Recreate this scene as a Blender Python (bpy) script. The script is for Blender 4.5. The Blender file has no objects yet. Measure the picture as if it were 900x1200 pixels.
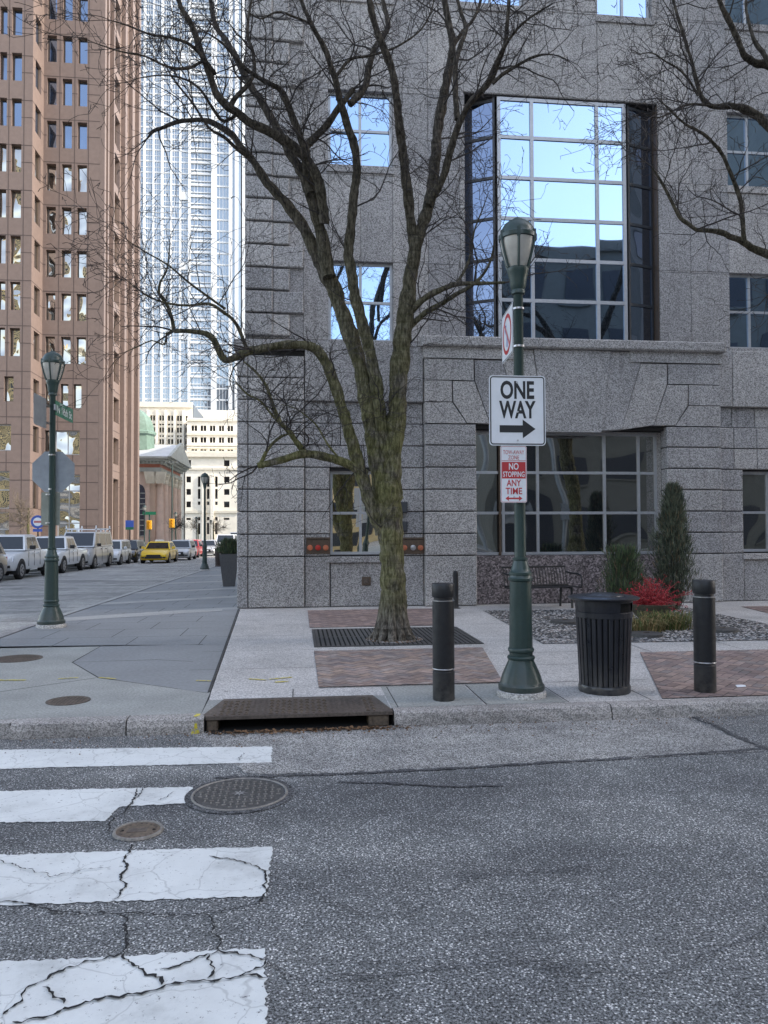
import bpy, bmesh, math, random
from mathutils import Vector, Matrix, noise
R = math.radians
random.seed(7)
sc = bpy.context.scene
col = sc.collection

# ------------------------------------------------------------------ camera
YAW, PITCH, ROLL, EYE = R(6.4), math.atan(22/900), R(-0.22), 1.6
CM = Matrix.Rotation(-YAW, 3, 'Z') @ Matrix.Rotation(math.pi/2 + PITCH, 3, 'X') @ Matrix.Rotation(ROLL, 3, 'Z')
CC = Vector((0, 0, EYE))
cam = bpy.data.cameras.new('camera'); cam.sensor_fit = 'HORIZONTAL'; cam.sensor_width = 36; cam.lens = 36
cam.clip_end = 3000; cam.clip_start = .05
camo = bpy.data.objects.new('camera', cam); col.objects.link(camo)
camo.matrix_world = Matrix.Translation(CC) @ CM.to_4x4()
sc.camera = camo

def ray(x, y): return CM @ Vector(((x-450)/900, (600-y)/900, -1))
def G(x, y, z=0):
    d = ray(x, y); return CC + d*((z-EYE)/d.z)
def AY(x, y, Y):
    d = ray(x, y); return CC + d*(Y/d.y)
def AX(x, y, X):
    d = ray(x, y); return CC + d*(X/d.x)
def gz(Y): return -0.011*max(0, Y-14)      # the side street falls away gently

# ------------------------------------------------------------------ materials
def newmat(name):
    m = bpy.data.materials.new(name); m.use_nodes = True
    nt = m.node_tree; nt.nodes.clear()
    out = nt.nodes.new('ShaderNodeOutputMaterial')
    b = nt.nodes.new('ShaderNodeBsdfPrincipled'); nt.links.new(b.outputs[0], out.inputs[0])
    return m, nt, b, out
def setn(b, **k):
    for a, v in k.items(): b.inputs[a.replace('_', ' ')].default_value = v
def N(nt, t, **k):
    n = nt.nodes.new(t)
    for a, v in k.items():
        if a in n.inputs: n.inputs[a].default_value = v
        else: setattr(n, a, v)
    return n
def ramp(nt, fac, stops, interp='LINEAR'):
    r = nt.nodes.new('ShaderNodeValToRGB'); r.color_ramp.interpolation = interp
    e = r.color_ramp.elements
    while len(e) < len(stops): e.new(.5)
    for el, (p, c) in zip(e, stops):
        el.position = p; el.color = (*c, 1) if len(c) == 3 else c
    nt.links.new(fac, r.inputs[0]); return r
def coords(nt): return nt.nodes.new('ShaderNodeTexCoord').outputs['Object']
def mixc(nt, fac, a, b, mode='MIX'):
    n = nt.nodes.new('ShaderNodeMix'); n.data_type = 'RGBA'; n.blend_type = mode
    for sock, v in ((n.inputs['Factor'], fac), (n.inputs['A'], a), (n.inputs['B'], b)):
        if hasattr(v, 'is_output'): nt.links.new(v, sock)
        elif isinstance(v, (int, float)): sock.default_value = v
        else: sock.default_value = (*v, 1)
    return n.outputs['Result']
def bumpn(nt, b, h, strength, dist=.01):
    n = N(nt, 'ShaderNodeBump'); n.inputs['Strength'].default_value = strength; n.inputs['Distance'].default_value = dist
    nt.links.new(h, n.inputs['Height']); nt.links.new(n.outputs[0], b.inputs['Normal'])
def scaled(c, k): return tuple(min(1, max(0, v*k)) for v in c)

def speck(name, c, scale=30, contrast=.6, rough=.6, metal=0, big=.5, bigamt=.25, bump=.15, dist=.004, spec=.5, tint=None, coat=0, dust=0):
    """a colour broken up by a fine grain and by large soft stains"""
    m, nt, b, o = newmat(name); tc = coords(nt)
    n1 = N(nt, 'ShaderNodeTexNoise', Scale=scale, Detail=3.0, Roughness=.65); nt.links.new(tc, n1.inputs['Vector'])
    r1 = ramp(nt, n1.outputs[0], [(.3, scaled(c, 1-contrast)), (.5, c), (.7, scaled(c, 1+contrast))])
    n2 = N(nt, 'ShaderNodeTexNoise', Scale=big, Detail=5.0, Roughness=.6); nt.links.new(tc, n2.inputs['Vector'])
    r2 = ramp(nt, n2.outputs[0], [(.3, (1-bigamt,)*3), (.7, tint or (1+0*bigamt,)*3)])
    c_ = mixc(nt, 1.0, r1.outputs[0], r2.outputs[0], 'MULTIPLY')
    if dust:   # grime thrown up from the pavement, scuffs higher up
        sx = N(nt, 'ShaderNodeSeparateXYZ'); nt.links.new(tc, sx.inputs[0])
        zr = N(nt, 'ShaderNodeMapRange'); zr.inputs['From Min'].default_value = 0; zr.inputs['From Max'].default_value = .35; zr.inputs['To Min'].default_value = .9; zr.inputs['To Max'].default_value = 0; nt.links.new(sx.outputs['Z'], zr.inputs['Value'])
        n4 = N(nt, 'ShaderNodeTexNoise', Scale=9.0, Detail=6.0, Roughness=.75); nt.links.new(tc, n4.inputs['Vector'])
        r4 = ramp(nt, n4.outputs[0], [(.35, (0,0,0)), (.7, (1,1,1))]); r5 = ramp(nt, n4.outputs[0], [(.66, (0,0,0)), (.74, (.5,.5,.5))])
        f = mixc(nt, 1.0, r4.outputs[0], zr.outputs[0], 'MULTIPLY')
        c_ = mixc(nt, f, c_, (.1,.094,.085)); c_ = mixc(nt, r5.outputs[0], c_, scaled(c, 2.2))
        rr_ = ramp(nt, n4.outputs[0], [(.3, (max(0,rough-.1),)*3), (.7, (min(1,rough+.3),)*3)]); nt.links.new(rr_.outputs[0], b.inputs['Roughness'])
    nt.links.new(c_, b.inputs['Base Color'])
    setn(b, Roughness=rough, Metallic=metal, Specular_IOR_Level=spec, Coat_Weight=coat, Coat_Roughness=.15)
    if bump: bumpn(nt, b, n1.outputs[0], bump, dist)
    return m

def granite(name, base=(.19,.185,.19), scale=24, dark=.35, light=1.9, stain=.3, rough=.55, streak=True):
    m, nt, b, o = newmat(name); tc = coords(nt)
    v = N(nt, 'ShaderNodeTexVoronoi', Scale=scale*1.1); nt.links.new(tc, v.inputs['Vector'])
    n1 = N(nt, 'ShaderNodeTexNoise', Scale=scale, Detail=4.0, Roughness=.75); nt.links.new(tc, n1.inputs['Vector'])
    sep = N(nt, 'ShaderNodeSeparateColor'); nt.links.new(v.outputs['Color'], sep.inputs[0])
    ma = N(nt, 'ShaderNodeMath', operation='MULTIPLY_ADD'); nt.links.new(sep.outputs[0], ma.inputs[0]); ma.inputs[1].default_value = .45
    sub = N(nt, 'ShaderNodeMath', operation='SUBTRACT'); nt.links.new(n1.outputs[0], sub.inputs[0]); sub.inputs[1].default_value = .22
    nt.links.new(sub.outputs[0], ma.inputs[2])
    r1 = ramp(nt, ma.outputs[0], [(.26, scaled(base, dark)), (.42, scaled(base, .8)), (.56, scaled(base, 1.1)), (.7, scaled(base, light))])
    n2 = N(nt, 'ShaderNodeTexNoise', Scale=.9, Detail=6.0, Roughness=.65); nt.links.new(tc, n2.inputs['Vector'])
    r2 = ramp(nt, n2.outputs[0], [(.3, (1-stain,)*3), (.62, (1.0, 1.0, 1.0))])
    c = mixc(nt, 1.0, r1.outputs[0], r2.outputs[0], 'MULTIPLY')
    if streak:   # rain streaks running down the stone
        mp = N(nt, 'ShaderNodeMapping'); mp.inputs['Scale'].default_value = (2.2, 2.2, .25); nt.links.new(tc, mp.inputs[0])
        n3 = N(nt, 'ShaderNodeTexNoise', Scale=1.6, Detail=5.0, Roughness=.6); nt.links.new(mp.outputs[0], n3.inputs['Vector'])
        r3 = ramp(nt, n3.outputs[0], [(.58, (1,1,1)), (.75, (.62,.6,.6))])
        c = mixc(nt, 1.0, c, r3.outputs[0], 'MULTIPLY')
    ge = N(nt, 'ShaderNodeNewGeometry')     # every block a shade of its own
    ri = ramp(nt, ge.outputs['Random Per Island'], [(0, (.84,.84,.86)), (1, (1.12,1.1,1.08))])
    c = mixc(nt, 1.0, c, ri.outputs[0], 'MULTIPLY')
    if not streak:   # trodden gum and drip spots
        v2 = N(nt, 'ShaderNodeTexVoronoi', Scale=1.9); nt.links.new(tc, v2.inputs['Vector'])
        r4 = ramp(nt, v2.outputs['Distance'], [(.03, (.5,.5,.5)), (.055, (1,1,1))])
        v3 = N(nt, 'ShaderNodeTexVoronoi', Scale=5.3); nt.links.new(tc, v3.inputs['Vector'])
        r5 = ramp(nt, v3.outputs['Distance'], [(.035, (.72,.72,.72)), (.06, (1,1,1))])
        c = mixc(nt, 1.0, mixc(nt, 1.0, c, r4.outputs[0], 'MULTIPLY'), r5.outputs[0], 'MULTIPLY')
    nt.links.new(c, b.inputs['Base Color']); setn(b, Roughness=rough, Specular_IOR_Level=.3)
    bumpn(nt, b, n1.outputs[0], .25, .006)
    return m

def asphalt(name, base, fleck=(.42,.43,.46), fl_at=.86, warm=1):
    m, nt, b, o = newmat(name); tc = coords(nt)
    n1 = N(nt, 'ShaderNodeTexNoise', Scale=85.0, Detail=4.0, Roughness=.8); nt.links.new(tc, n1.inputs['Vector'])
    r1 = ramp(nt, n1.outputs[0], [(.4, scaled(base, .14)), (.5, scaled(base, .95)), (.61, scaled(base, 2.5))])
    v = N(nt, 'ShaderNodeTexVoronoi', Scale=95.0); nt.links.new(tc, v.inputs['Vector'])
    sep = N(nt, 'ShaderNodeSeparateColor'); nt.links.new(v.outputs['Color'], sep.inputs[0])
    fr = ramp(nt, sep.outputs[1], [(fl_at, (0,0,0)), (min(1, fl_at+.06), (1,1,1))])
    dd = ramp(nt, v.outputs['Distance'], [(.3, (1,1,1)), (.5, (0,0,0))])
    f = mixc(nt, 1.0, fr.outputs[0], dd.outputs[0], 'MULTIPLY')
    c = mixc(nt, f, r1.outputs[0], fleck)
    n2 = N(nt, 'ShaderNodeTexNoise', Scale=.7, Detail=7.0, Roughness=.62, Distortion=.6); nt.links.new(tc, n2.inputs['Vector'])
    r2 = ramp(nt, n2.outputs[0], [(.3, (.68,.68,.7)), (.5, (.95,.95,.95)), (.7, (1.22,1.2,1.18))])
    c = mixc(nt, 1.0, c, r2.outputs[0], 'MULTIPLY')
    n3 = N(nt, 'ShaderNodeTexNoise', Scale=5.0, Detail=5.0, Roughness=.7); nt.links.new(tc, n3.inputs['Vector'])
    r3 = ramp(nt, n3.outputs[0], [(.35, (.82,.82,.82)), (.65, (1.12,1.12,1.12))])
    c = mixc(nt, 1.0, c, r3.outputs[0], 'MULTIPLY')
    mp = N(nt, 'ShaderNodeMapping'); mp.inputs['Scale'].default_value = (.16, 1.0, 1); nt.links.new(tc, mp.inputs[0])   # wheel-polished lanes and oil
    n5 = N(nt, 'ShaderNodeTexNoise', Scale=1.1, Detail=4.0, Roughness=.55); nt.links.new(mp.outputs[0], n5.inputs['Vector'])
    r5 = ramp(nt, n5.outputs[0], [(.35, (.72,.72,.73)), (.55, (1.05,1.05,1.04))]); c = mixc(nt, 1.0, c, r5.outputs[0], 'MULTIPLY')
    nt.links.new(c, b.inputs['Base Color']); setn(b, Roughness=.85, Specular_IOR_Level=.25)
    bumpn(nt, b, n1.outputs[0], .6, .01)
    return m

def paintmat(name, base, wear=.6, under=(.07,.07,.075)):
    m, nt, b, o = newmat(name); tc = coords(nt)
    n = N(nt, 'ShaderNodeTexNoise', Scale=38.0, Detail=6.0, Roughness=.8); nt.links.new(tc, n.inputs['Vector'])
    f = ramp(nt, n.outputs[0], [(wear, (0,0,0)), (wear+.05, (1,1,1))])
    n2 = N(nt, 'ShaderNodeTexNoise', Scale=2.5, Detail=6.0, Roughness=.7); nt.links.new(tc, n2.inputs['Vector'])
    r2 = ramp(nt, n2.outputs[0], [(.28, scaled(base, .66)), (.45, scaled(base, .9)), (.62, base)])
    v = N(nt, 'ShaderNodeTexVoronoi', Scale=3.2, feature='DISTANCE_TO_EDGE')
    n3 = N(nt, 'ShaderNodeTexNoise', Scale=4.0, Detail=3.0); nt.links.new(tc, n3.inputs['Vector'])
    mx = mixc(nt, .15, tc, n3.outputs['Color']); nt.links.new(mx, v.inputs['Vector'])
    cr = ramp(nt, v.outputs['Distance'], [(.004, (.25,)*3), (.012, (0,0,0))])
    c = mixc(nt, f.outputs[0], r2.outputs[0], under)
    c = mixc(nt, cr.outputs[0], c, under)
    nt.links.new(c, b.inputs['Base Color']); setn(b, Roughness=.7, Specular_IOR_Level=.3)
    bumpn(nt, b, n.outputs[0], .4, .006)
    return m

def glassmat(name, tint=(.85,.93,1), refl=.75, dark=(.012,.015,.02), wav=.04, wscale=.7, rough=.015):
    """coated window glass: mirror-like, a little wavy, dark behind"""
    m, nt, b, o = newmat(name); tc = coords(nt)
    setn(b, Base_Color=(*dark, 1), Roughness=.1)
    g = N(nt, 'ShaderNodeBsdfAnisotropic' if False else 'ShaderNodeBsdfGlossy'); g.inputs['Color'].default_value = (*tint, 1); g.inputs['Roughness'].default_value = rough
    mx = N(nt, 'ShaderNodeMixShader'); mx.inputs[0].default_value = refl
    nt.links.new(b.outputs[0], mx.inputs[1]); nt.links.new(g.outputs[0], mx.inputs[2]); nt.links.new(mx.outputs[0], o.inputs[0])
    n = N(nt, 'ShaderNodeTexNoise', Scale=wscale, Detail=1.0); nt.links.new(tc, n.inputs['Vector'])
    bp = N(nt, 'ShaderNodeBump'); bp.inputs['Strength'].default_value = 1; bp.inputs['Distance'].default_value = wav
    nt.links.new(n.outputs[0], bp.inputs['Height']); nt.links.new(bp.outputs[0], g.inputs['Normal'])
    return m

def herring(name):
    m, nt, b, o = newmat(name); tc = coords(nt)
    mp = N(nt, 'ShaderNodeMapping'); nt.links.new(tc, mp.inputs[0])
    br = N(nt, 'ShaderNodeTexBrick', Scale=1.0); br.inputs['Mortar Size'].default_value = .004
    n = N(nt, 'ShaderNodeTexNoise', Scale=14.0, Detail=4.0, Roughness=.7); nt.links.new(tc, n.inputs['Vector'])
    n2 = N(nt, 'ShaderNodeTexNoise', Scale=1.3, Detail=4.0); nt.links.new(tc, n2.inputs['Vector'])
    rn = N(nt, 'ShaderNodeObjectInfo')
    at = N(nt, 'ShaderNodeVertexColor'); at.layer_name = 'Col'
    nt.nodes.remove(br); nt.nodes.remove(mp); nt.nodes.remove(rn)
    r = ramp(nt, n.outputs[0], [(.3, (.7,.7,.72)), (.7, (1.2,1.18,1.15))])
    r2 = ramp(nt, n2.outputs[0], [(.3, (.75,.75,.78)), (.7, (1.1,1.1,1.1))])
    c = mixc(nt, 1.0, at.outputs[0], r.outputs[0], 'MULTIPLY')
    c = mixc(nt, 1.0, c, r2.outputs[0], 'MULTIPLY')
    nt.links.new(c, b.inputs['Base Color']); setn(b, Roughness=.8, Specular_IOR_Level=.25)
    bumpn(nt, b, n.outputs[0], .3, .006); return m

def barkmat(name):
    m, nt, b, o = newmat(name); tc = coords(nt)
    mp = N(nt, 'ShaderNodeMapping'); mp.inputs['Scale'].default_value = (9, 9, 2.2); nt.links.new(tc, mp.inputs[0])
    n = N(nt, 'ShaderNodeTexNoise', Scale=3.2, Detail=7.0, Roughness=.72); nt.links.new(mp.outputs[0], n.inputs['Vector'])
    mp2 = N(nt, 'ShaderNodeMapping'); mp2.inputs['Scale'].default_value = (1.2, 1.2, 14); nt.links.new(tc, mp2.inputs[0])
    n2 = N(nt, 'ShaderNodeTexNoise', Scale=1.0, Detail=3.0, Distortion=.4); nt.links.new(mp2.outputs[0], n2.inputs['Vector'])
    r = ramp(nt, n.outputs[0], [(.3, (.016,.014,.012)), (.46, (.078,.068,.058)), (.64, (.24,.215,.185))])
    rr = ramp(nt, n2.outputs[0], [(.36, (.62,.62,.62)), (.46, (1,1,1))])
    c = mixc(nt, 1.0, r.outputs[0], rr.outputs[0], 'MULTIPLY')
    # green algae on the lower trunk
    n3 = N(nt, 'ShaderNodeTexNoise', Scale=2.2, Detail=5.0, Roughness=.7); nt.links.new(tc, n3.inputs['Vector'])
    sx = N(nt, 'ShaderNodeSeparateXYZ'); nt.links.new(tc, sx.inputs[0])
    mr = ramp(nt, sx.outputs['Z'], [(0, (0,0,0)), (.01, (0,0,0)), (.99, (1,1,1))])
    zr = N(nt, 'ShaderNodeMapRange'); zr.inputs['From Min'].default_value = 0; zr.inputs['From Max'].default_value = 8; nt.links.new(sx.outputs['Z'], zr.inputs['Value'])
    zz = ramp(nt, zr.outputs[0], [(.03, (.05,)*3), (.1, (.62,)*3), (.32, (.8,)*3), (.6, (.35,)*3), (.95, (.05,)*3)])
    nn = ramp(nt, n3.outputs[0], [(.3, (0,0,0)), (.5, (1,1,1))])
    f = mixc(nt, 1.0, nn.outputs[0], zz.outputs[0], 'MULTIPLY')
    g = ramp(nt, n.outputs[0], [(.3, (.025,.026,.009)), (.48, (.115,.115,.037)), (.66, (.24,.235,.09))])
    nt.nodes.remove(mr)
    c = mixc(nt, f, c, g.outputs[0])
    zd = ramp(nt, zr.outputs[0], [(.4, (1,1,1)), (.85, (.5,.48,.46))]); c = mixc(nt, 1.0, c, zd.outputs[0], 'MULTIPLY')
    nt.links.new(c, b.inputs['Base Color']); setn(b, Roughness=.9, Specular_IOR_Level=.2)
    ad = N(nt, 'ShaderNodeMath', operation='ADD'); nt.links.new(n.outputs[0], ad.inputs[0]); nt.links.new(n2.outputs[0], ad.inputs[1])
    bumpn(nt, b, ad.outputs[0], .8, .03); return m

MT = {}
MT['granite'] = granite('granite_blocks', (.375,.366,.36), scale=56, dark=.36, light=1.6, stain=.25)
MT['granite_flat'] = granite('granite_panels', (.375,.362,.354), scale=54, dark=.42, light=1.5, stain=.22)
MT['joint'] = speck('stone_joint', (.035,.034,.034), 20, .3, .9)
MT['granite_red'] = granite('polished_dark_granite', (.2,.172,.172), 30, .25, 2.1, .2, .3)
MT['kerb'] = granite('kerb_granite', (.36,.345,.33), 95, .45, 1.45, .4, .8, False)
MT['plaza'] = granite('plaza_granite', (.5,.49,.475), 75, .55, 1.35, .25, .75, False)
MT['slate'] = speck('slate_slabs', (.245,.255,.262), 22, .16, .7, big=.8, bigamt=.18)
MT['concrete'] = speck('pavement_concrete', (.34,.345,.325), 45, .3, .85, big=1.2, bigamt=.3)
MT['groove'] = speck('paving_joint', (.05,.05,.05), 30, .3, .95)
MT['band'] = speck('sun_streak_and_kerb_stone', (.4,.395,.38), 40, .25, .8, big=1.5, bigamt=.2)  # pale colour shared by the painted sun streaks and the side-street kerb
MT['brick'] = herring('clay_pavers')
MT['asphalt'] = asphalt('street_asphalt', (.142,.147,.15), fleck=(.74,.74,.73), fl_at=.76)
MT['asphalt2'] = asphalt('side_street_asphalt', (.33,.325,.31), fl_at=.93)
MT['patch'] = asphalt('gutter_concrete', (.25,.248,.243), fl_at=.86, fleck=(.6,.6,.6))
MT['tar'] = asphalt('tar_seam', (.085,.087,.092), fl_at=.95)
MT['crack'] = speck('crack', (.016,.016,.018), 60, .4, .95)
MT['roadpaint'] = paintmat('white_road_paint', (.68,.7,.69))
MT['yellowpaint'] = paintmat('yellow_spray_paint', (.72,.6,.04), wear=.5, under=(.3,.3,.29))
MT['iron'] = speck('rusty_cast_iron', (.13,.105,.088), 40, .4, .65, .3, big=3, bigamt=.3)
MT['iron_dark'] = speck('dark_cast_iron', (.09,.088,.086), 40, .4, .6, .3)
MT['rust'] = speck('rust_brown_iron', (.15,.115,.085), 30, .4, .7, .2)
MT['rim_iron'] = speck('worn_iron_rim', (.27,.255,.235), 40, .35, .6, .3)
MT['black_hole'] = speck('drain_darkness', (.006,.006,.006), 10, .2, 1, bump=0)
MT['greenpost'] = speck('dark_green_enamel', (.02,.047,.042), 25, .1, .38, big=1.5, bigamt=.25, bump=.04, coat=.2, dust=1)
MT['blackpaint'] = speck('black_enamel', (.011,.012,.015), 20, .25, .42, big=2, bigamt=.3, bump=.05, dust=1)
MT['bluebin'] = speck('blue_black_enamel', (.009,.011,.018), 20, .25, .32, big=3, bigamt=.3, bump=.05, coat=.25, dust=1)
MT['browncan'] = speck('brown_steel', (.05,.03,.025), 20, .2, .5)
MT['steel'] = speck('galvanised_steel', (.5,.5,.52), 30, .1, .35, .9, bump=.03)
MT['signback'] = speck('bare_sign_back', (.3,.33,.36), 8, .1, .5, .35, bump=.02)
MT['signtan'] = speck('weathered_sign_back', (.3,.32,.27), 8, .1, .6, .1, bump=.02)
MT['white'] = speck('white_sign_face', (.78,.8,.83), 6, .05, .4, bump=0, bigamt=.06)
MT['black'] = speck('black_sign_print', (.012,.012,.014), 6, .05, .45, bump=0)
MT['red'] = speck('red_sign_print', (.55,.035,.04), 6, .05, .45, bump=0)
MT['fadedred'] = speck('faded_red_print', (.62,.2,.2), 30, .3, .5, bump=0)
MT['signgreen'] = speck('green_sign_face', (.015,.17,.09), 6, .08, .4, bump=0)
MT['blue'] = speck('blue_sign_face', (.05,.12,.5), 6, .08, .4, bump=0)
MT['frost'] = speck('frosted_lamp_glass', (.5,.48,.43), 5, .1, .25, big=4, bigamt=.3, bump=.02)
MT['winframe'] = speck('window_aluminium', (.5,.51,.53), 15, .08, .4, .35, bump=.02)
MT['darkframe'] = speck('dark_window_frame', (.06,.065,.075), 15, .1, .4, .3, bump=.02)
MT['bronze'] = speck('bronze_pipe', (.12,.085,.06), 15, .2, .5, .3)
MT['glass'] = glassmat('mirror_window_glass', (.46,.64,.9), .66, wav=.02, wscale=.5)
MT['glass_low'] = glassmat('ground_floor_window_glass', (.75,.76,.75), .5, wav=.045, wscale=.5)
MT['glass_neutral'] = glassmat('neutral_window_glass', (.97,.94,.86), .78, wav=.015, wscale=.5)
MT['glass_dark'] = glassmat('tinted_window_glass', (.3,.37,.52), .66, wav=.02)
MT['glass_tower'] = glassmat('tower_window_glass', (.4,.52,.72), .42, (.03,.04,.06), wav=.2, wscale=.3)
MT['glass_tower_low'] = glassmat('lower_tower_window_glass', (.85,.83,.78), .5, (.02,.022,.025), wav=.5, wscale=.45)
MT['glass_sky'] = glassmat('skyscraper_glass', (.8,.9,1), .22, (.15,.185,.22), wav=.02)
MT['glass_car'] = glassmat('car_glass', (.7,.78,.85), .05, (.01,.012,.014), wav=0)
MT['bark'] = barkmat('tree_bark')
MT['twig'] = speck('twig_bark', (.04,.033,.031), 20, .4, .85)
MT['twig_light'] = speck('pale_twig_bark', (.22,.17,.12), 12, .4, .85)
MT['tower'] = speck('brown_stone_cladding', (.195,.143,.121), 2.5, .08, .65, big=.15, bigamt=.14, bump=.02)
MT['towerjoint'] = speck('cladding_joint', (.09,.065,.058), 3, .1, .8)
MT['whitestone'] = speck('white_stone_piers', (.6,.62,.635), .5, .04, .5, big=.05, bigamt=.06, bump=0)
MT['cream'] = speck('cream_limestone', (.86,.8,.68), .8, .06, .7, big=.08, bigamt=.1, bump=0)
MT['creamdark'] = speck('cream_limestone_ledge', (.74,.68,.56), .8, .06, .7, big=.1, bigamt=.12, bump=0)
MT['church'] = speck('pink_sandstone', (.74,.55,.45), 1.5, .08, .7, big=.2, bigamt=.2, bump=.02)
MT['churchgrey'] = speck('grey_green_cornice', (.45,.46,.42), 1.5, .1, .7, big=.3, bigamt=.2, bump=.02)
MT['churchred'] = speck('red_frieze_band', (.55,.2,.13), 1.5, .1, .7)
MT['copper'] = speck('green_copper', (.2,.3,.24), 2, .15, .6, big=.5, bigamt=.2)
MT['roofwhite'] = speck('pale_metal_roof', (.7,.7,.7), 2, .08, .5, .2)
MT['opp'] = speck('opposite_stone', (.16,.16,.14), 2, .1, .7, big=.3, bigamt=.2)
MT['gold'] = speck('sunlight_toned_stone', (.85,.66,.34), 3, .1, .8, big=.4, bigamt=.25)  # sunlight put into the colour; the mirrored walls face away from the sun
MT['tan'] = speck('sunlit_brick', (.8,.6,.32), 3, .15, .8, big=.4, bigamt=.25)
MT['tyre'] = speck('tyre_rubber', (.012,.012,.013), 20, .2, .85)
MT['rim'] = speck('alloy_rim', (.35,.36,.38), 20, .1, .35, .8)
MT['carwhite'] = speck('white_car_paint', (.74,.76,.78), 2, .02, .3, bump=0, bigamt=.05, coat=.6)
MT['carsilver'] = speck('silver_car_paint', (.5,.51,.52), 2, .03, .3, .3, bump=0, bigamt=.05, coat=.6)
MT['cartaupe'] = speck('taupe_car_paint', (.25,.22,.18), 2, .03, .3, .3, bump=0, bigamt=.05, coat=.6)
MT['cardark'] = speck('dark_car_paint', (.03,.035,.045), 2, .03, .25, .2, bump=0, bigamt=.05, coat=.8)
MT['carred'] = speck('red_car_paint', (.45,.03,.03), 2, .03, .3, bump=0, bigamt=.05, coat=.6)
MT['caryellow'] = speck('yellow_car_paint', (.8,.52,.01), 2, .02, .3, bump=0, bigamt=.05, coat=.6)
MT['lightglass'] = speck('headlight_glass', (.6,.63,.66), 20, .3, .15, .3, bump=0)
MT['amber'] = speck('amber_lens', (.75,.25,.06), 20, .1, .25, bump=0)
MT['plastic'] = speck('black_plastic_trim', (.018,.018,.02), 20, .1, .55, bump=0)
MT['sigyellow'] = speck('signal_yellow', (.8,.42,.02), 5, .05, .5, bump=0)
MT['redcap'] = speck('red_cap', (.5,.03,.02), 20, .2, .45)
MT['orangecap'] = speck('faded_orange_cap', (.55,.17,.08), 20, .2, .5)
MT['needle'] = speck('evergreen_needles', (.15,.175,.115), 9, .5, .8, big=3, bigamt=.5, bump=0)
MT['needle2'] = speck('shrub_needles', (.1,.15,.065), 9, .5, .8, big=3, bigamt=.5, bump=0)
MT['needle_dark'] = speck('dark_needles', (.05,.065,.045), 9, .5, .85, bump=0)
MT['needle_dry'] = speck('dry_needles', (.2,.15,.085), 9, .5, .85, bump=0)
MT['berry_dark'] = speck('dark_red_twigs', (.2,.02,.025), 25, .4, .7, bump=0)
MT['berry'] = speck('red_twigs', (.42,.028,.038), 25, .4, .6, bump=0)
MT['drygrass'] = speck('dry_grass', (.3,.22,.1), 12, .5, .85, bump=0)
MT['greengrass'] = speck('green_grass', (.1,.13,.035), 12, .5, .85, bump=0)
MT['stonepot'] = speck('weathered_bowl', (.12,.11,.08), 25, .3, .8)
MT['greypot'] = speck('grey_pot', (.1,.1,.105), 25, .15, .7)
MT['leaf'] = speck('fallen_leaves', (.16,.09,.045), 25, .6, .85, bump=0)
def pebmat():
    m, nt, b, o = newmat('river_pebbles')
    at = N(nt, 'ShaderNodeVertexColor'); at.layer_name = 'Col'
    nt.links.new(at.outputs[0], b.inputs['Base Color']); setn(b, Roughness=.7); return m
MT['pebble'] = pebmat()

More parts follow.
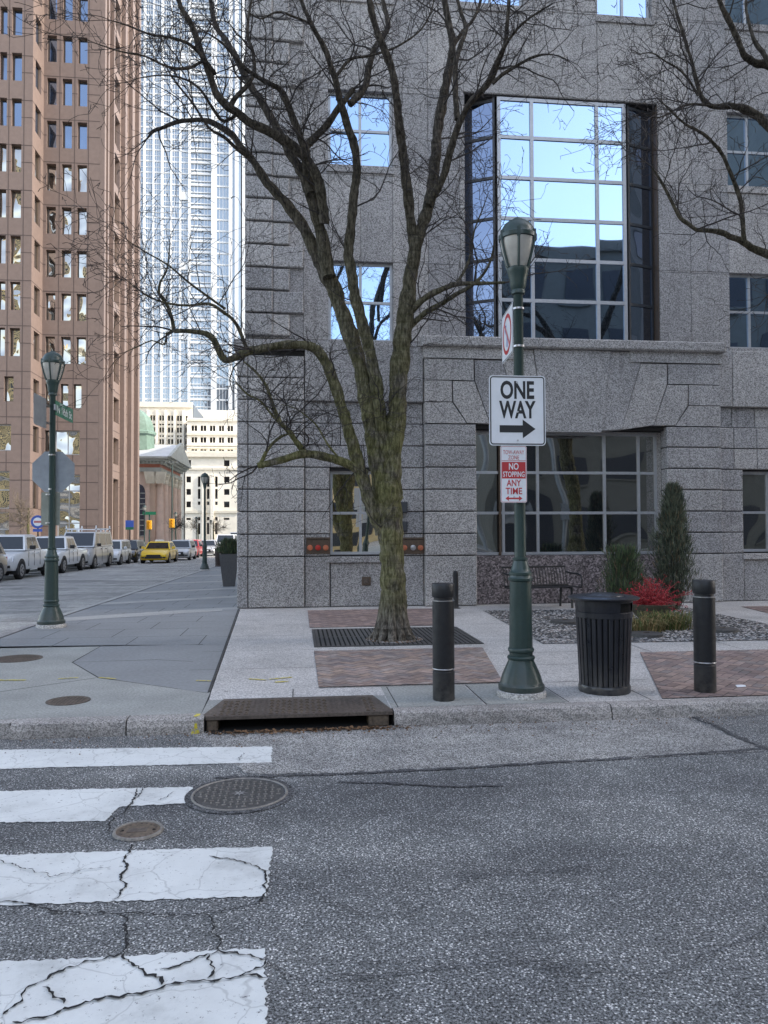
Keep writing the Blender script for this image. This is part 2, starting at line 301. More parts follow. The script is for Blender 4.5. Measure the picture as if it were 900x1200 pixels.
# ------------------------------------------------------------------ mesh collecting
class MB:
    def __init__(s): s.v = []; s.f = []; s.m = []; s.mats = []; s.cols = None
    def mi(s, mat):
        if mat not in s.mats: s.mats.append(mat)
        return s.mats.index(mat)
    def face(s, pts, mat):
        i = len(s.v); s.v += [tuple(p) for p in pts]; s.f.append(tuple(range(i, i+len(pts)))); s.m.append(s.mi(mat))
        if s.cols is not None: s.cols.append(None)
    def raw(s, vs, fs, mat):
        i = len(s.v); k = s.mi(mat); s.v += [tuple(p) for p in vs]
        for f in fs: s.f.append(tuple(i+a for a in f)); s.m.append(k)
    def box(s, x0, x1, y0, y1, z0, z1, mat):
        if x0 > x1: x0, x1 = x1, x0
        if y0 > y1: y0, y1 = y1, y0
        if z0 > z1: z0, z1 = z1, z0
        s.raw([(x0,y0,z0),(x1,y0,z0),(x1,y1,z0),(x0,y1,z0),(x0,y0,z1),(x1,y0,z1),(x1,y1,z1),(x0,y1,z1)],
              [(0,3,2,1),(4,5,6,7),(0,1,5,4),(1,2,6,5),(2,3,7,6),(3,0,4,7)], mat)
    def cbox(s, x0, x1, y0, y1, z0, z1, c, mat):
        """a block with its front (-y) edges chamfered by c"""
        vs = [(x0,y1,z0),(x1,y1,z0),(x1,y1,z1),(x0,y1,z1),(x0,y0+c,z0),(x1,y0+c,z0),(x1,y0+c,z1),(x0,y0+c,z1),
              (x0+c,y0,z0+c),(x1-c,y0,z0+c),(x1-c,y0,z1-c),(x0+c,y0,z1-c)]
        fs = [(0,4,5,1),(1,5,6,2),(2,6,7,3),(3,7,4,0),(4,8,9,5),(5,9,10,6),(6,10,11,7),(7,11,8,4),(8,11,10,9)]
        s.raw(vs, fs, mat)
    def prism(s, pts, d, mat):
        """extrude polygon pts (3d) by vector d"""
        n = len(pts); a = [Vector(p) for p in pts]; b = [p+Vector(d) for p in a]
        s.raw(a+b, [tuple(range(n))[::-1], tuple(range(n, 2*n))] + [(i, (i+1)%n, n+(i+1)%n, n+i) for i in range(n)], mat)
    def lathe(s, prof, c, mat, seg=32, flute=None):
        vs = []; n = len(prof)
        for r, z in prof:
            for k in range(seg):
                a = 2*math.pi*k/seg; vs.append((c[0]+r*math.cos(a), c[1]+r*math.sin(a), c[2]+z))
        fs = [(i*seg+k, i*seg+(k+1)%seg, (i+1)*seg+(k+1)%seg, (i+1)*seg+k) for i in range(n-1) for k in range(seg)]
        fs.append(tuple(range(seg))[::-1]); fs.append(tuple(range((n-1)*seg, n*seg)))
        s.raw(vs, fs, mat)
    def tube(s, pts, rad, mat, seg=8, cap=True, wob=0):
        pts = [Vector(p) for p in pts]; n = len(pts)
        if n < 2: return
        t0 = (pts[1]-pts[0]).normalized()
        u = t0.cross(Vector((0,1,0)) if abs(t0.y) < .9 else Vector((1,0,0))).normalized()
        vs = []
        for i, p in enumerate(pts):
            t = (pts[min(i+1, n-1)]-pts[max(i-1, 0)]).normalized()
            u = (u - t*u.dot(t)).normalized(); w = t.cross(u)
            r = rad[i] if isinstance(rad, (list, tuple)) else rad
            for k in range(seg):
                a = 2*math.pi*k/seg; e = u*math.cos(a)+w*math.sin(a); q = r
                if wob:
                    c = p+e*r; q = r*(1+wob*(noise.noise(Vector((c.x*7,c.y*7,c.z*3.5)))+.5*noise.noise(Vector((c.x*22,c.y*22,c.z*9)))))
                vs.append(p+e*q)
        fs = [(i*seg+k, i*seg+(k+1)%seg, (i+1)*seg+(k+1)%seg, (i+1)*seg+k) for i in range(n-1) for k in range(seg)]
        if cap: fs.append(tuple(range(seg))[::-1]); fs.append(tuple(range((n-1)*seg, n*seg)))
        s.raw(vs, fs, mat)
    def build(s, name, parent=None, smooth=False, vcols=None, recenter=False):
        me = bpy.data.meshes.new(name); me.from_pydata(s.v, [], s.f)
        for m in s.mats: me.materials.append(m)
        me.polygons.foreach_set('material_index', s.m)
        if smooth:
            me.polygons.foreach_set('use_smooth', [True]*len(s.f))
            try: me.set_sharp_from_angle(angle=R(40))
            except Exception: pass
        if vcols:
            ca = me.color_attributes.new('Col', 'FLOAT_COLOR', 'CORNER'); dat = []
            for p, c in zip(me.polygons, vcols): dat += [*c, 1]*len(p.vertices)
            ca.data.foreach_set('color', dat)
        me.update()
        o = bpy.data.objects.new(name, me); col.objects.link(o)
        if parent:
            o.parent = parent
        return o

def thing(name, label, cat, loc=(0,0,0), rz=0, group=None):
    o = bpy.data.objects.new(name, None); col.objects.link(o); o.location = loc; o.rotation_euler = (0,0,rz)
    o.empty_display_size = .2
    return tag(o, label, cat, group)
def tag(o, label, cat, group=None):
    o['label'] = label; o['category'] = cat
    if group: o['group'] = group
    return o
def struct(o): o['kind'] = 'structure'; return o
def copy_tree(o, parent=None):
    c = o.copy(); col.objects.link(c)
    if parent: c.parent = parent
    for ch in o.children: copy_tree(ch, c)
    return c
def dup(o, loc, label, rz=None, scale=None):
    c = copy_tree(o); c.location = loc; c['label'] = label
    if rz is not None: c.rotation_euler = (0,0,rz)
    if scale: c.scale = (scale,)*3
    return c

def text_into(mb, s, origin, right, up, height, mat, width=None, bold=.0, align='CENTER', lift=(0,0,0)):
    """letters as flat mesh faces; origin = centre of the baseline"""
    cu = bpy.data.curves.new('lettering', 'FONT'); cu.body = s; cu.size = 1; cu.offset = bold; cu.resolution_u = 4
    ob = bpy.data.objects.new('lettering', cu); col.objects.link(ob)
    dg = bpy.context.evaluated_depsgraph_get()
    me = bpy.data.meshes.new_from_object(ob.evaluated_get(dg))
    bpy.data.objects.remove(ob); 
    xs = [v.co.x for v in me.vertices]; x0, x1 = min(xs), max(xs); ys = [v.co.y for v in me.vertices]; capH = .69
    sy = height/capH; sx = (width/(x1-x0)) if width else sy
    r, u, o = Vector(right), Vector(up), Vector(origin)+Vector(lift)
    vs = [o + r*((v.co.x-(x0+x1)/2)*sx) + u*(v.co.y*sy) for v in me.vertices]
    mb.raw(vs, [tuple(p.vertices) for p in me.polygons], mat)
    bpy.data.meshes.remove(me); bpy.data.curves.remove(cu)

def rrect(w, h, r, n=5):
    out = []
    for cx, cy, a0 in ((w/2-r, h/2-r, 0), (-w/2+r, h/2-r, 90), (-w/2+r, -h/2+r, 180), (w/2-r, -h/2+r, 270)):
        for k in range(n+1):
            a = R(a0+90*k/n); out.append((cx+r*math.cos(a), cy+r*math.sin(a)))
    return out

def holes(mb, axis, pos, u0, u1, z0, z1, hs, depth, mat, sign=1, jamb=None):
    """flat wall sheet with rectangular openings and their reveals. axis 'Y': faces -y; axis 'X': faces +x. hs = (u0,u1,z0,z1)"""
    us = sorted({u0, u1, *[min(max(h[i], u0), u1) for h in hs for i in (0, 1)]}); zs = sorted({z0, z1, *[min(max(h[i], z0), z1) for h in hs for i in (2, 3)]})
    def P(u, z, d=0): return (u, pos+d, z) if axis == 'Y' else (pos-d, u, z)
    for a, b in zip(us, us[1:]):
        for c, d in zip(zs, zs[1:]):
            cu, cz = (a+b)/2, (c+d)/2
            if any(h[0] < cu < h[1] and h[2] < cz < h[3] for h in hs): continue
            mb.face([P(a,c), P(b,c), P(b,d), P(a,d)], mat)
    jm = jamb or mat
    for h in hs:
        a, b, c, d = h
        mb.face([P(a,c), P(a,d), P(a,d,depth), P(a,c,depth)], jm); mb.face([P(b,c), P(b,c,depth), P(b,d,depth), P(b,d)], jm)
        mb.face([P(a,c), P(a,c,depth), P(b,c,depth), P(b,c)], jm); mb.face([P(a,d), P(b,d), P(b,d,depth), P(a,d,depth)], jm)
exec_parts = []

# ================================================================== GROUND
RZ = -.13
def clip(poly, cl):
    """Sutherland-Hodgman against a convex counter-clockwise polygon"""
    out = list(poly)
    for i in range(len(cl)):
        a, b = cl[i], cl[(i+1) % len(cl)]; inp, out = out, []
        if not inp: return []
        f = lambda p: (b[0]-a[0])*(p[1]-a[1])-(b[1]-a[1])*(p[0]-a[0])
        for j in range(len(inp)):
            p, q = inp[j], inp[(j+1) % len(inp)]; fp, fq = f(p), f(q)
            if fp >= 0: out.append(p)
            if fp*fq < 0:
                t = fp/(fp-fq); out.append((p[0]+(q[0]-p[0])*t, p[1]+(q[1]-p[1])*t))
    return out
def sheet(name, poly, z, mat):
    b = MB(); b.face([(p[0], p[1], z) for p in poly], mat); return struct(b.build(name))

ys = [-400, -60, 14, 30, 60, 100, 160, 260, 420, 1600]
b = MB()
for y0, y1 in zip(ys, ys[1:]):
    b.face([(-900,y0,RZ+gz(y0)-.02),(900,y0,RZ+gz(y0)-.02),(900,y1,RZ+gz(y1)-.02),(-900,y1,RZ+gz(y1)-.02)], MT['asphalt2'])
struct(b.build('ground'))
# the street in front of the camera
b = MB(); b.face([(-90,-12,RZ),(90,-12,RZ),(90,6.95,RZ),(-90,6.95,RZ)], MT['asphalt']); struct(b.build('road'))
# the side street
b = MB()
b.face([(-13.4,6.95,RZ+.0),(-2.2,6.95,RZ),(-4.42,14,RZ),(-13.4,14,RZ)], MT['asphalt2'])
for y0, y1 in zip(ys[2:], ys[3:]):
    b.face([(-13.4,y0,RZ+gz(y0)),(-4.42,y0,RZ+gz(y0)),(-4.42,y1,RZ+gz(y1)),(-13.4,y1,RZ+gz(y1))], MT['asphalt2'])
struct(b.build('side_street'))
b = MB()
for y0, y1 in zip([12]+ys[2:], ys[2:]):
    b.raw([(-19,y0,gz(y0)),(-13.4,y0,gz(y0)),(-13.4,y1,gz(y1)),(-19,y1,gz(y1)),(-13.4,y0,gz(y0)-.2),(-13.4,y1,gz(y1)-.2)], [(0,1,2,3),(1,4,5,2)], MT['concrete'])
struct(b.build('sidewalk'))
b = MB(); b.face([(-90,-12,-.0),(90,-12,0),(90,-30,0),(-90,-30,0)], MT['concrete']); b.face([(-90,-12,0),(-90,-12,-.2),(90,-12,-.2),(90,-12,0)], MT['kerb']); struct(b.build('sidewalk'))

# near pavement: base sheets
corner = [(-2.4,6.93)]+[(-2.4+2.1*math.cos(R(a)), 9.03+2.1*math.sin(R(a))) for a in range(265, 175, -8)]+[(-4.5,14)]
b = MB()
b.face([(p[0],p[1],-.004) for p in [(-.8,6.93)]+corner+[(-1.27,14)]], MT['groove'])
for y0, y1 in zip([14,30,60,90], [30,60,90,420]):
    b.face([(-4.5,y0,gz(y0)-.004),(-1.0,y0,gz(y0)-.004),(-1.0,y1,gz(y1)-.004),(-4.5,y1,gz(y1)-.004)], MT['groove'])
struct(b.build('sidewalk_base'))
sheet('plaza', [(-1.19,16.3),(-.86,7.83),(-.84,7.47),(16,7.47),(16,17),(-1.0,17)], 0, MT['plaza'])
sheet('plaza', [(.83,6.93),(16,6.93),(16,7.47),(.83,7.47)], 0, MT['plaza'])
# concrete corner pads and slate slabs, laid with open joints
def px2(*ps): return [tuple(G(*p)[:2]) for p in ps]
P1, P2, P3, P4 = px2((120,756),(85,776),(115,794),(243,812))
g = .006
def inset(poly, d):
    c = Vector((sum(p[0] for p in poly)/len(poly), sum(p[1] for p in poly)/len(poly))); out = []
    for p in poly:
        v = Vector(p)-c; out.append(tuple(c+v*(1-d/max(v.length,.1))))
    return out
pads = [[(-4.4,8.16),(-2.98,8.12),P3,P2,P1,(-4.46,11.35),(-4.5,9.2)]]
sheet('concrete_pad', inset(pads[0], .012), 0, MT['concrete'])
pad2 = [(-.84,6.935)]+[p for p in corner if p[1] < 8.1]+[(-2.98,8.12),P3,P4,(-.86,7.83)]
sheet('concrete_pad', inset(pad2[::-1], .008), 0, MT['concrete'])
sheet('slate_slab', inset([P2,P3,P4,(-.885,7.86),(-1.02,9.6),(-1.75,9.9)], .01), 0, MT['slate'])
sheet('slate_slab', inset([P2,(-1.75,9.9),(-1.02,9.6),(-1.1,11.1),P1], .01), 0, MT['slate'])
b = MB(); bb = MB()
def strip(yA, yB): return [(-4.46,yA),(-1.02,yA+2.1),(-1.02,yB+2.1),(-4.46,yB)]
sun_streaks = [strip(14.2,15.0), strip(17.9,18.5), strip(21.5,22.1), strip(26,26.6), strip(31,31.7), strip(37,37.8), strip(44,45)]  # low sun streaks across the slabs, painted as pale slanted strips
LX = lambda Y: -.86-.0395*(Y-7.83)
y = 11.15; k = 0
while y < 70:
    h = .95 if y < 30 else 2.2
    x = -4.46 - (.4 if k % 2 else 0)
    while x < -1.06:
        xa, xb = max(x, -4.46)+g, min(x+1.02, -1.04 if y > 16 else LX(y+h)-.01)-g
        if xb-xa > .06: b.face([(xa,y+g,gz(y)),(xb,y+g,gz(y)),(xb,y+h-g,gz(y+h)),(xa,y+h-g,gz(y+h))], MT['slate'])
        x += 1.02
    y += h; k += 1
struct(b.build('slate_paving'))
sheet('slate_slab', [(LX(7.9)-.35,7.9),(LX(7.9)-.014,7.9),(LX(16.1)-.014,16.1),(LX(16.1)-.35,16.1)], -.0015, MT['slate'])
sheet('concrete_strip', [(-.845,6.935),(-.8,6.86),(-.69,7.48),(-.845,7.48)], -.0008, MT['concrete']); sheet('concrete_strip', [(.82,6.86),(.845,6.935),(.845,7.48),(.7,7.48)], -.0008, MT['concrete'])
for s in sun_streaks: bb.face([(p[0],p[1],gz(p[1])+.004) for p in s], MT['band'])
struct(bb.build('painted_sun_streaks'))
# joints of the plaza granite
b = MB()
def joint(x0, y0, x1, y1, w=.01, z=.003):
    d = Vector((x1-x0, y1-y0)).normalized(); n = Vector((-d.y, d.x))*w/2
    b.face([(x0+n.x,y0+n.y,z),(x0-n.x,y0-n.y,z),(x1-n.x,y1-n.y,z),(x1+n.x,y1+n.y,z)], MT['groove'])
for y in (9.1, 10.45, 11.9, 13.3, 14.7): joint(-1.25, y, .19, y)
joint(-.885, 7.83, -1.22, 16.1, .02)
for y in (11.4, 12.9, 14.2): joint(2.75, y, 3.45, y)
for x in (4.6, 5.9, 7.2, 8.5): joint(x, 9.62, x, 10.35)
for x in (-.05, .9, 1.72, 2.5, 3.3): joint(x, 6.94, x, 7.86)
joint(.2, 7.88, 3.7, 7.88)
for y in (8.9, 9.8): joint(2.2, y, 3.6+(y-7)*.3, y)
struct(b.build('paving_joints'))
sheet('concrete_strip', [(.84,6.94),(1.7,6.94),(1.7,7.86),(.84,7.86)], .0025, MT['concrete'])
sheet('concrete_strip', [(1.73,6.94),(2.48,6.94),(2.48,7.86),(1.73,7.86)], .0025, MT['concrete'])
# clay pavers laid in a herringbone
def herringbone(name, poly, cols, w=.1):
    bb = MB(); vc = []
    bb.face([(p[0],p[1],.004) for p in poly], MT['brick']); vc.append((.05,.045,.042))
    xs = [p[0] for p in poly]; yy = [p[1] for p in poly]; cx, cy = sum(xs)/len(xs), sum(yy)/len(yy)
    rad = max(math.hypot(x-cx, y-cy) for x, y in poly); n = int(rad/w)+3
    ca, sa = math.cos(R(45)), math.sin(R(45)); e = .003
    for i in range(-n, n):
        for j in range(-n, n):
            k = (i-j) % 4
            if k == 0: q = [(i*w+e,j*w+e),((i+2)*w-e,j*w+e),((i+2)*w-e,(j+1)*w-e),(i*w+e,(j+1)*w-e)]
            elif k == 3: q = [(i*w+e,j*w+e),((i+1)*w-e,j*w+e),((i+1)*w-e,(j+2)*w-e),(i*w+e,(j+2)*w-e)]
            else: continue
            q = [(cx+x*ca-y*sa, cy+x*sa+y*ca) for x, y in q]
            q = clip(q, poly)
            if len(q) >= 3:
                z = .008+random.uniform(0, .003); bb.face([(x,y,z) for x, y in q], MT['brick'])
                c = random.choice(cols); f = random.uniform(.8, 1.2); vc.append(scaled(c, f))
    return struct(bb.build(name, vcols=vc))
BR = [(.3,.24,.215), (.34,.26,.225), (.26,.225,.215), (.31,.265,.24), (.36,.275,.225)]
BR2 = [(.31,.235,.21), (.27,.21,.195), (.34,.255,.225)]
herringbone('brick_paving', [(.21,7.91),(2.14,7.91),(2.5,10.3),(.21,10.3)], BR)
herringbone('brick_paving', [(.19,12.78),(2.45,12.78),(2.85,15.55),(.19,15.55)], BR2)
herringbone('brick_paving', [(3.42,6.96),(11,6.96),(11,9.6),(4.42,9.6)], BR2+BR[:3])
herringbone('brick_paving', [(8.6,12.1),(12,12.1),(12,15),(9.1,15)], BR2)

# kerb stones: one run of rock-faced granite per side of the drain
def kerb(name, x0, x1, lens):
    bb = MB(); x = x0; rnd = random.Random(3)
    while x < x1-.05:
        L = min(rnd.choice(lens), x1-x); n = max(2, int(L/.12)); rows = []
        for i in range(n+1):
            xx = x+.006+(L-.012)*i/n; j = lambda a=.007: rnd.uniform(-a, a)
            rows.append([(xx,6.93,.0025),(xx,6.80+j(.004),.002+j(.003)),(xx,6.772+j(),-.018+j()),(xx,6.757+j(),-.07+j()),(xx,6.752+j(),-.15)])
        vs = [p for r in rows for p in r]; fs = []
        for i in range(n):
            for k in range(4): fs.append((i*5+k, i*5+k+1, (i+1)*5+k+1, (i+1)*5+k))
        fs += [(0,1,2,3,4), tuple(n*5+k for k in (4,3,2,1,0))]
        bb.raw(vs, fs, MT['kerb']); x += L
    return struct(bb.build(name))
kerb('kerb', -2.4, -.80, [.95, .75, 1.2]); kerb('kerb', .84, 14, [1.1, 2.0, 1.7, 2.2])
b = MB(); arc = [(-2.4,6.93)]+[(p[0],p[1]) for p in corner]; 
for (xa,ya),(xb,yb) in zip(corner, corner[1:]):
    def out(x, y, d): 
        v = Vector((x+2.4, y-9.03)); v = v.normalized() if y < 9.1 else Vector((-1,0)); return (x+v.x*d, y+v.y*d)
    A, B = out(xa,ya,.15), out(xb,yb,.15)
    if ya < 6.94: A = (xa, 6.78)
    b.raw([(xa,ya,0),(xb,yb,0),(*B,0),(*A,0),(*B,-.16),(*A,-.16)], [(0,1,2,3),(3,2,4,5)], MT['kerb'])
for y0, y1 in zip([14,30,60,90], [30,60,90,420]):
    b.raw([(-4.5,y0,gz(y0)+.002),(-4.5,y1,gz(y1)+.002),(-4.65,y1,gz(y1)),(-4.65,y0,gz(y0)),(-4.65,y1,gz(y1)-.2),(-4.65,y0,gz(y0)-.2)], [(0,1,2,3),(3,2,4,5)], MT['band'])
struct(b.build('kerb'))

# road patches, seams, crossing stripes
def ragged(poly, amp=.012, step=.06):
    out = []
    for i in range(len(poly)):
        a, c = Vector(poly[i]), Vector(poly[(i+1) % len(poly)]); L = (c-a).length; n = max(1, int(L/step)); d = (c-a)/max(L,1e-6); nn = Vector((-d.y, d.x))
        for k in range(n): out.append(tuple(a+(c-a)*k/n+nn*random.uniform(-amp, amp)))
    return out
sheet('gutter_patch', ragged([(-.9,6.76),(-.35,5.58),(.55,5.5),(3.65,5.66),(3.5,6.76)], .02), RZ+.004, MT['patch'])
def ribbon(name, pts, w, mat, z=RZ+.008, jit=.012, step=.03, tag_='structure', seed=1):
    rnd = random.Random(seed); bb = MB(); P = []
    for a, c in zip(pts, pts[1:]):
        a, c = Vector(a), Vector(c); n = max(1, int((c-a).length/step))
        for k in range(n): P.append(a+(c-a)*k/n)
    P.append(Vector(pts[-1])); prev = None; off = 0
    for i, p in enumerate(P):
        d = (P[min(i+1,len(P)-1)]-P[max(i-1,0)]).normalized(); nn = Vector((-d.y, d.x)); off = off*.75+rnd.uniform(-jit, jit)
        ww = .56*w*rnd.uniform(.2, 1.5)*(0.25 if i in (0, len(P)-1) else 1)/2; q = p+nn*off
        cur = (q+nn*ww, q-nn*ww)
        if prev: bb.face([(*prev[0],z),(*prev[1],z),(*cur[1],z),(*cur[0],z)], mat)
        prev = cur
    return struct(bb.build(name))
def R2(*ps): return [tuple(G(x, y, RZ)[:2]) for x, y in ps]
ribbon('tar_seam', R2((250,912),(440,906),(640,895),(800,884),(905,877)), .09, MT['tar'], RZ+.006, .01, .05)
ribbon('tar_seam', R2((905,882),(860,862),(810,838)), .12, MT['tar'], RZ+.0065, .01, .05)
ribbon('tar_seam', R2((395,917),(440,918),(500,921),(590,922)), .07, MT['tar'], RZ+.006, .015, .05)
stripes = [R2((-60,880),(-60,904),(60,900),(180,897.5),(318,894),(319,875.5),(180,877),(60,878.5)),
           R2((-60,930),(-60,965),(60,964),(122,963),(141,946),(222,942),(226,923),(120,925),(30,927)),
           R2((-60,1005),(-60,1065),(60,1060),(200,1055),(312,1051),(319,993),(200,996),(60,1001)),
           R2((-60,1131),(-60,1240),(60,1240),(313,1240),(312,1160),(310,1112),(200,1118),(60,1126))]
for s in stripes: sheet('crosswalk_stripe', ragged(s, .009, .02), RZ+.005, MT['roadpaint'])
CR = [((160,925),(150,950),(132,960),(122,968),(128,978)), ((168,925),(160,938),(150,946)), ((155,990),(148,1002),(146,1018),(139,1030),(143,1042),(132,1056)),
      ((-10,1056),(30,1062),(75,1074),(150,1072),(200,1075),(260,1071),(300,1062),(312,1052),(314,1040),(308,1020),(285,1013),(245,1005)),
      ((150,1072),(147,1088),(143,1110),(143,1120),(150,1130),(175,1143),(188,1148),(190,1157)), ((142,1120),(100,1130),(65,1143),(30,1165),(10,1192)),
      ((188,1140),(218,1130),(256,1118),(300,1124),(312,1127)), ((256,1118),(250,1095),(245,1075)), ((15,1200),(50,1195),(75,1182),(120,1173),(165,1166),(190,1157),(230,1151),(275,1148),(312,1151)),
      ((246,1122),(252,1140),(246,1150)), ((312,1127),(305,1136),(290,1140),(275,1148)), ((50,1160),(70,1172),(75,1180)), ((312,1127),(350,1150),(420,1146),(520,1135),(640,1130),(760,1128)),
      ((314,1040),(345,1037),(420,1072),(470,1072),(520,1055),(545,1030),(600,1025),(700,1018)), ((420,1130),(500,1127),(590,1120),(640,1138),(700,1145)),
      ((640,1150),(700,1140),(770,1150),(830,1120),(905,1090)), ((0,1010),(60,1030),(110,1020),(130,1018)), ((285,884),(280,890),(278,894)), ((205,930),(195,936),(185,940))]
for i, c in enumerate(CR):
    far = i >= 12
    ribbon('road_crack', R2(*c), (.012 if far else .018) if i not in (2, 8, 4) else .022, MT['tar'] if far else MT['crack'], RZ+.009+.0003*i, .011, .014, seed=i)
# yellow survey marks sprayed on the paving
b = MB()
def dash(x0, y0, x1, y1, w, z): 
    a, c = G(x0, y0), G(x1, y1); d = (c-a).normalized(); n = Vector((-d.y, d.x, 0))*w/2
    pts = ragged([tuple((a+n)[:2]), tuple((a-n)[:2]), tuple((c-n)[:2]), tuple((c+n)[:2])], .006, .03)
    b.face([(p[0], p[1], z) for p in pts], MT['yellowpaint'])
for q in ((292,796,312,797.5),(316,796.5,342,794),(322,800,338,799),(68,796,92,794.5),(116,794.5,136,796),(230,798,247,798.5),(-5,797.5,30,797.5)): dash(*q, .035, .0065)
struct(b.build('yellow_survey_mark'))
b = MB(); K = [(-.885,-.83)]
for x0, x1, z0, z1, yy in ((-.895,-.845,-.006,.0,6.80),(-.91,-.835,-.145,-.085,6.738),(-.885,-.855,-.08,-.03,6.745)):
    b.face([(x0,yy,z0-.004),(x1,yy,z0-.004),(x1-.006,yy+(.0),z1),(x0+.008,yy,z1)], MT['yellowpaint'])
b.face([(-.9,6.8,.006),(-.84,6.8,.006),(-.85,6.9,.006),(-.885,6.9,.006)], MT['yellowpaint'])
struct(b.build('yellow_survey_mark'))
# loose grit, leaves and scraps in the gutter
b = MB(); vc = None
rnd = random.Random(11)
for i in range(420):
    x = rnd.choice([rnd.gauss(.5,.25), rnd.gauss(-.3,.3), rnd.uniform(-.75,.85)]); y = 6.73-abs(rnd.gauss(0,.05)); z = RZ+.006+rnd.uniform(0,.02)
    a = rnd.uniform(0,6.28); l = rnd.uniform(.008,.025); w = l*rnd.uniform(.3,.8); ca, sa = math.cos(a), math.sin(a); t = rnd.uniform(-.01,.015)
    b.face([(x-l*ca,y-l*sa,z),(x+w*sa,y-w*ca,z+t),(x+l*ca,y+l*sa,z+.004),(x-w*sa,y+w*ca,z-t*.3)], MT['leaf'])
o = b.build('leaf_litter'); o['kind'] = 'stuff'; o['label'] = 'brown leaf litter in front of the drain opening'; o['category'] = 'leaf litter'
b = MB()
for i in range(520):
    x = rnd.uniform(-2.3,4.2); y = 6.74-abs(rnd.gauss(0,.22)); s = rnd.uniform(.003,.011); z = RZ+.009
    b.raw([(x-s,y,z),(x,y-s,z),(x+s,y,z),(x,y+s,z),(x,y,z+s)], [(0,1,4),(1,2,4),(2,3,4),(3,0,4)], MT['kerb'] if i % 3 else MT['leaf'])
o = b.build('gutter_grit'); o['kind'] = 'stuff'; o['label'] = 'pale grit scattered along the gutter below the kerb'; o['category'] = 'grit'

# gravel bed: border, soil and pebbles
bed = [(3.42,10.52),(7.85,10.38),(7.9,14.9),(3.66,15.0)]
sheet('gravel_bed', bed, .004, MT['groove'])
b = MB(); vc = []; rnd = random.Random(5)
n = 0
while n < 8500:
    x = rnd.uniform(3.4,7.9); y = 10.4+4.6*rnd.random()**1.25
    if not len(clip([(x-.001,y-.001),(x+.001,y-.001),(x,y+.001)], bed)) == 3: continue
    s = rnd.uniform(.013,.03); a = rnd.uniform(0,6.28); f = rnd.uniform(.55,1); h = s*rnd.uniform(.4,.8); z = .004
    ring = [(x+s*math.cos(a+k*1.0472)*(1 if k % 3 else 1.2)*f**.3, y+s*f*math.sin(a+k*1.0472), z+h*.35) for k in range(6)]
    t = (x+rnd.uniform(-.2,.2)*s, y+rnd.uniform(-.2,.2)*s, z+h)
    base = rnd.choice([(.2,.195,.19),(.3,.29,.28),(.14,.14,.14),(.48,.46,.44),(.26,.22,.19),(.12,.12,.125),(.38,.37,.36)])
    i0 = len(b.v); b.raw(ring+[t], [(k,(k+1)%6,6) for k in range(6)], MT['pebble'])
    vc += [scaled(base, rnd.uniform(.85,1.15))]*6; n += 1
o = b.build('gravel', vcols=vc, smooth=True); o['kind'] = 'stuff'; o['label'] = 'grey and white river pebbles in the planting bed'; o['category'] = 'gravel'

# ================================================================== GRANITE CORNER BUILDING
GB = thing('granite_building', 'speckled grey granite corner building with a tall bay window above a wide flat-arched opening', 'building', (0,0,0))
gr, gf, jt = MT['granite'], MT['granite_flat'], MT['joint']
Z0 = 1.065; CH = .468
LW = [(.65,2.03,5.64,7.34), (.65,2.03,9.40,11.03), (.65,2.03,13.1,14.75)]
RW = [(9.66,11.04,5.68,7.38), (9.66,11.04,9.36,11.05), (9.66,11.04,13.1,14.75)]
TOPW = [(3.5,4.95,13.12,14.75), (6.63,7.9,13.06,14.75)]
BAY = (3.6,8.0,5.72,11.12)
LOW = (.68,2.02,1.1,2.87); LOWR = (9.92,11.26,1.1,2.9); PORT = (3.78,8.03,1.08,3.76)
w = MB()
# dark bed behind every joint
holes(w, 'Y', 16.27, -1.0, 13.4, 0, 32, LW+RW+TOPW+[BAY, LOW, LOWR, (3.78,8.03,0,3.76)], .3, jt, jamb=gf)
w.box(-1.2,-.99,16.3,17.5,0,5.4,jt); w.box(-.99, 62, 17.02, 36, -.3, 31.9, gf); w.box(-.98, 62, 36.01, 66, -1, 14, gf); w.box(13.4, 62, 16.2, 17.0, -.3, 31.9, gf)
w.face([(-1.0,16.27,0),(-1.0,17.02,0),(-1.0,17.02,32),(-1.0,16.27,32)], gf)
def course(x0, x1, yf, za, zb, cuts=(), back=16.275, gap=.012, c=.014):
    xs = [x0, *[q for q in cuts if x0 < q < x1], x1]
    for a, d in zip(xs, xs[1:]): w.cbox(a+gap/2, d-gap/2, yf, back, za+gap, zb-gap*.4, c, gr)
# left corner pier, wrapping round the corner
for i in range(-1, 10):
    za, zb = (0, Z0) if i < 0 else (Z0+i*CH, Z0+(i+1)*CH)
    if zb > 5.6: break
    course(-1.26, .14, 16.13, za, zb, back=17.6, cuts=(-1.03,), gap=.014, c=.018)
w.cbox(-1.32, .17, 16.07, 17.6, 5.42, 5.6, .02, gr)
# recessed wall with the low window
for i in range(-1, 7):
    za, zb = (0, Z0) if i < 0 else (Z0+i*CH, Z0+(i+1)*CH)
    yf = 16.2 if i < 6 else 16.24
    if i < 0: course(.145, .67, yf, za, zb); course(2.03, 2.67, yf, za, zb); course(.68, 2.02, 16.22, 0, .93)
    elif zb < 2.95: course(.145, .67, yf, za, zb); course(2.03, 2.67, yf, za, zb)
    else: course(.145, 2.67, yf, za, zb, cuts=(.68,1.35,2.02) if i == 4 else (.9,1.9))
w.cbox(.6, 2.1, 16.15, 16.3, .93, 1.06, .012, gr)
course(.145, 2.67, 16.13, 4.33, 5.6, cuts=(.68, 2.03))
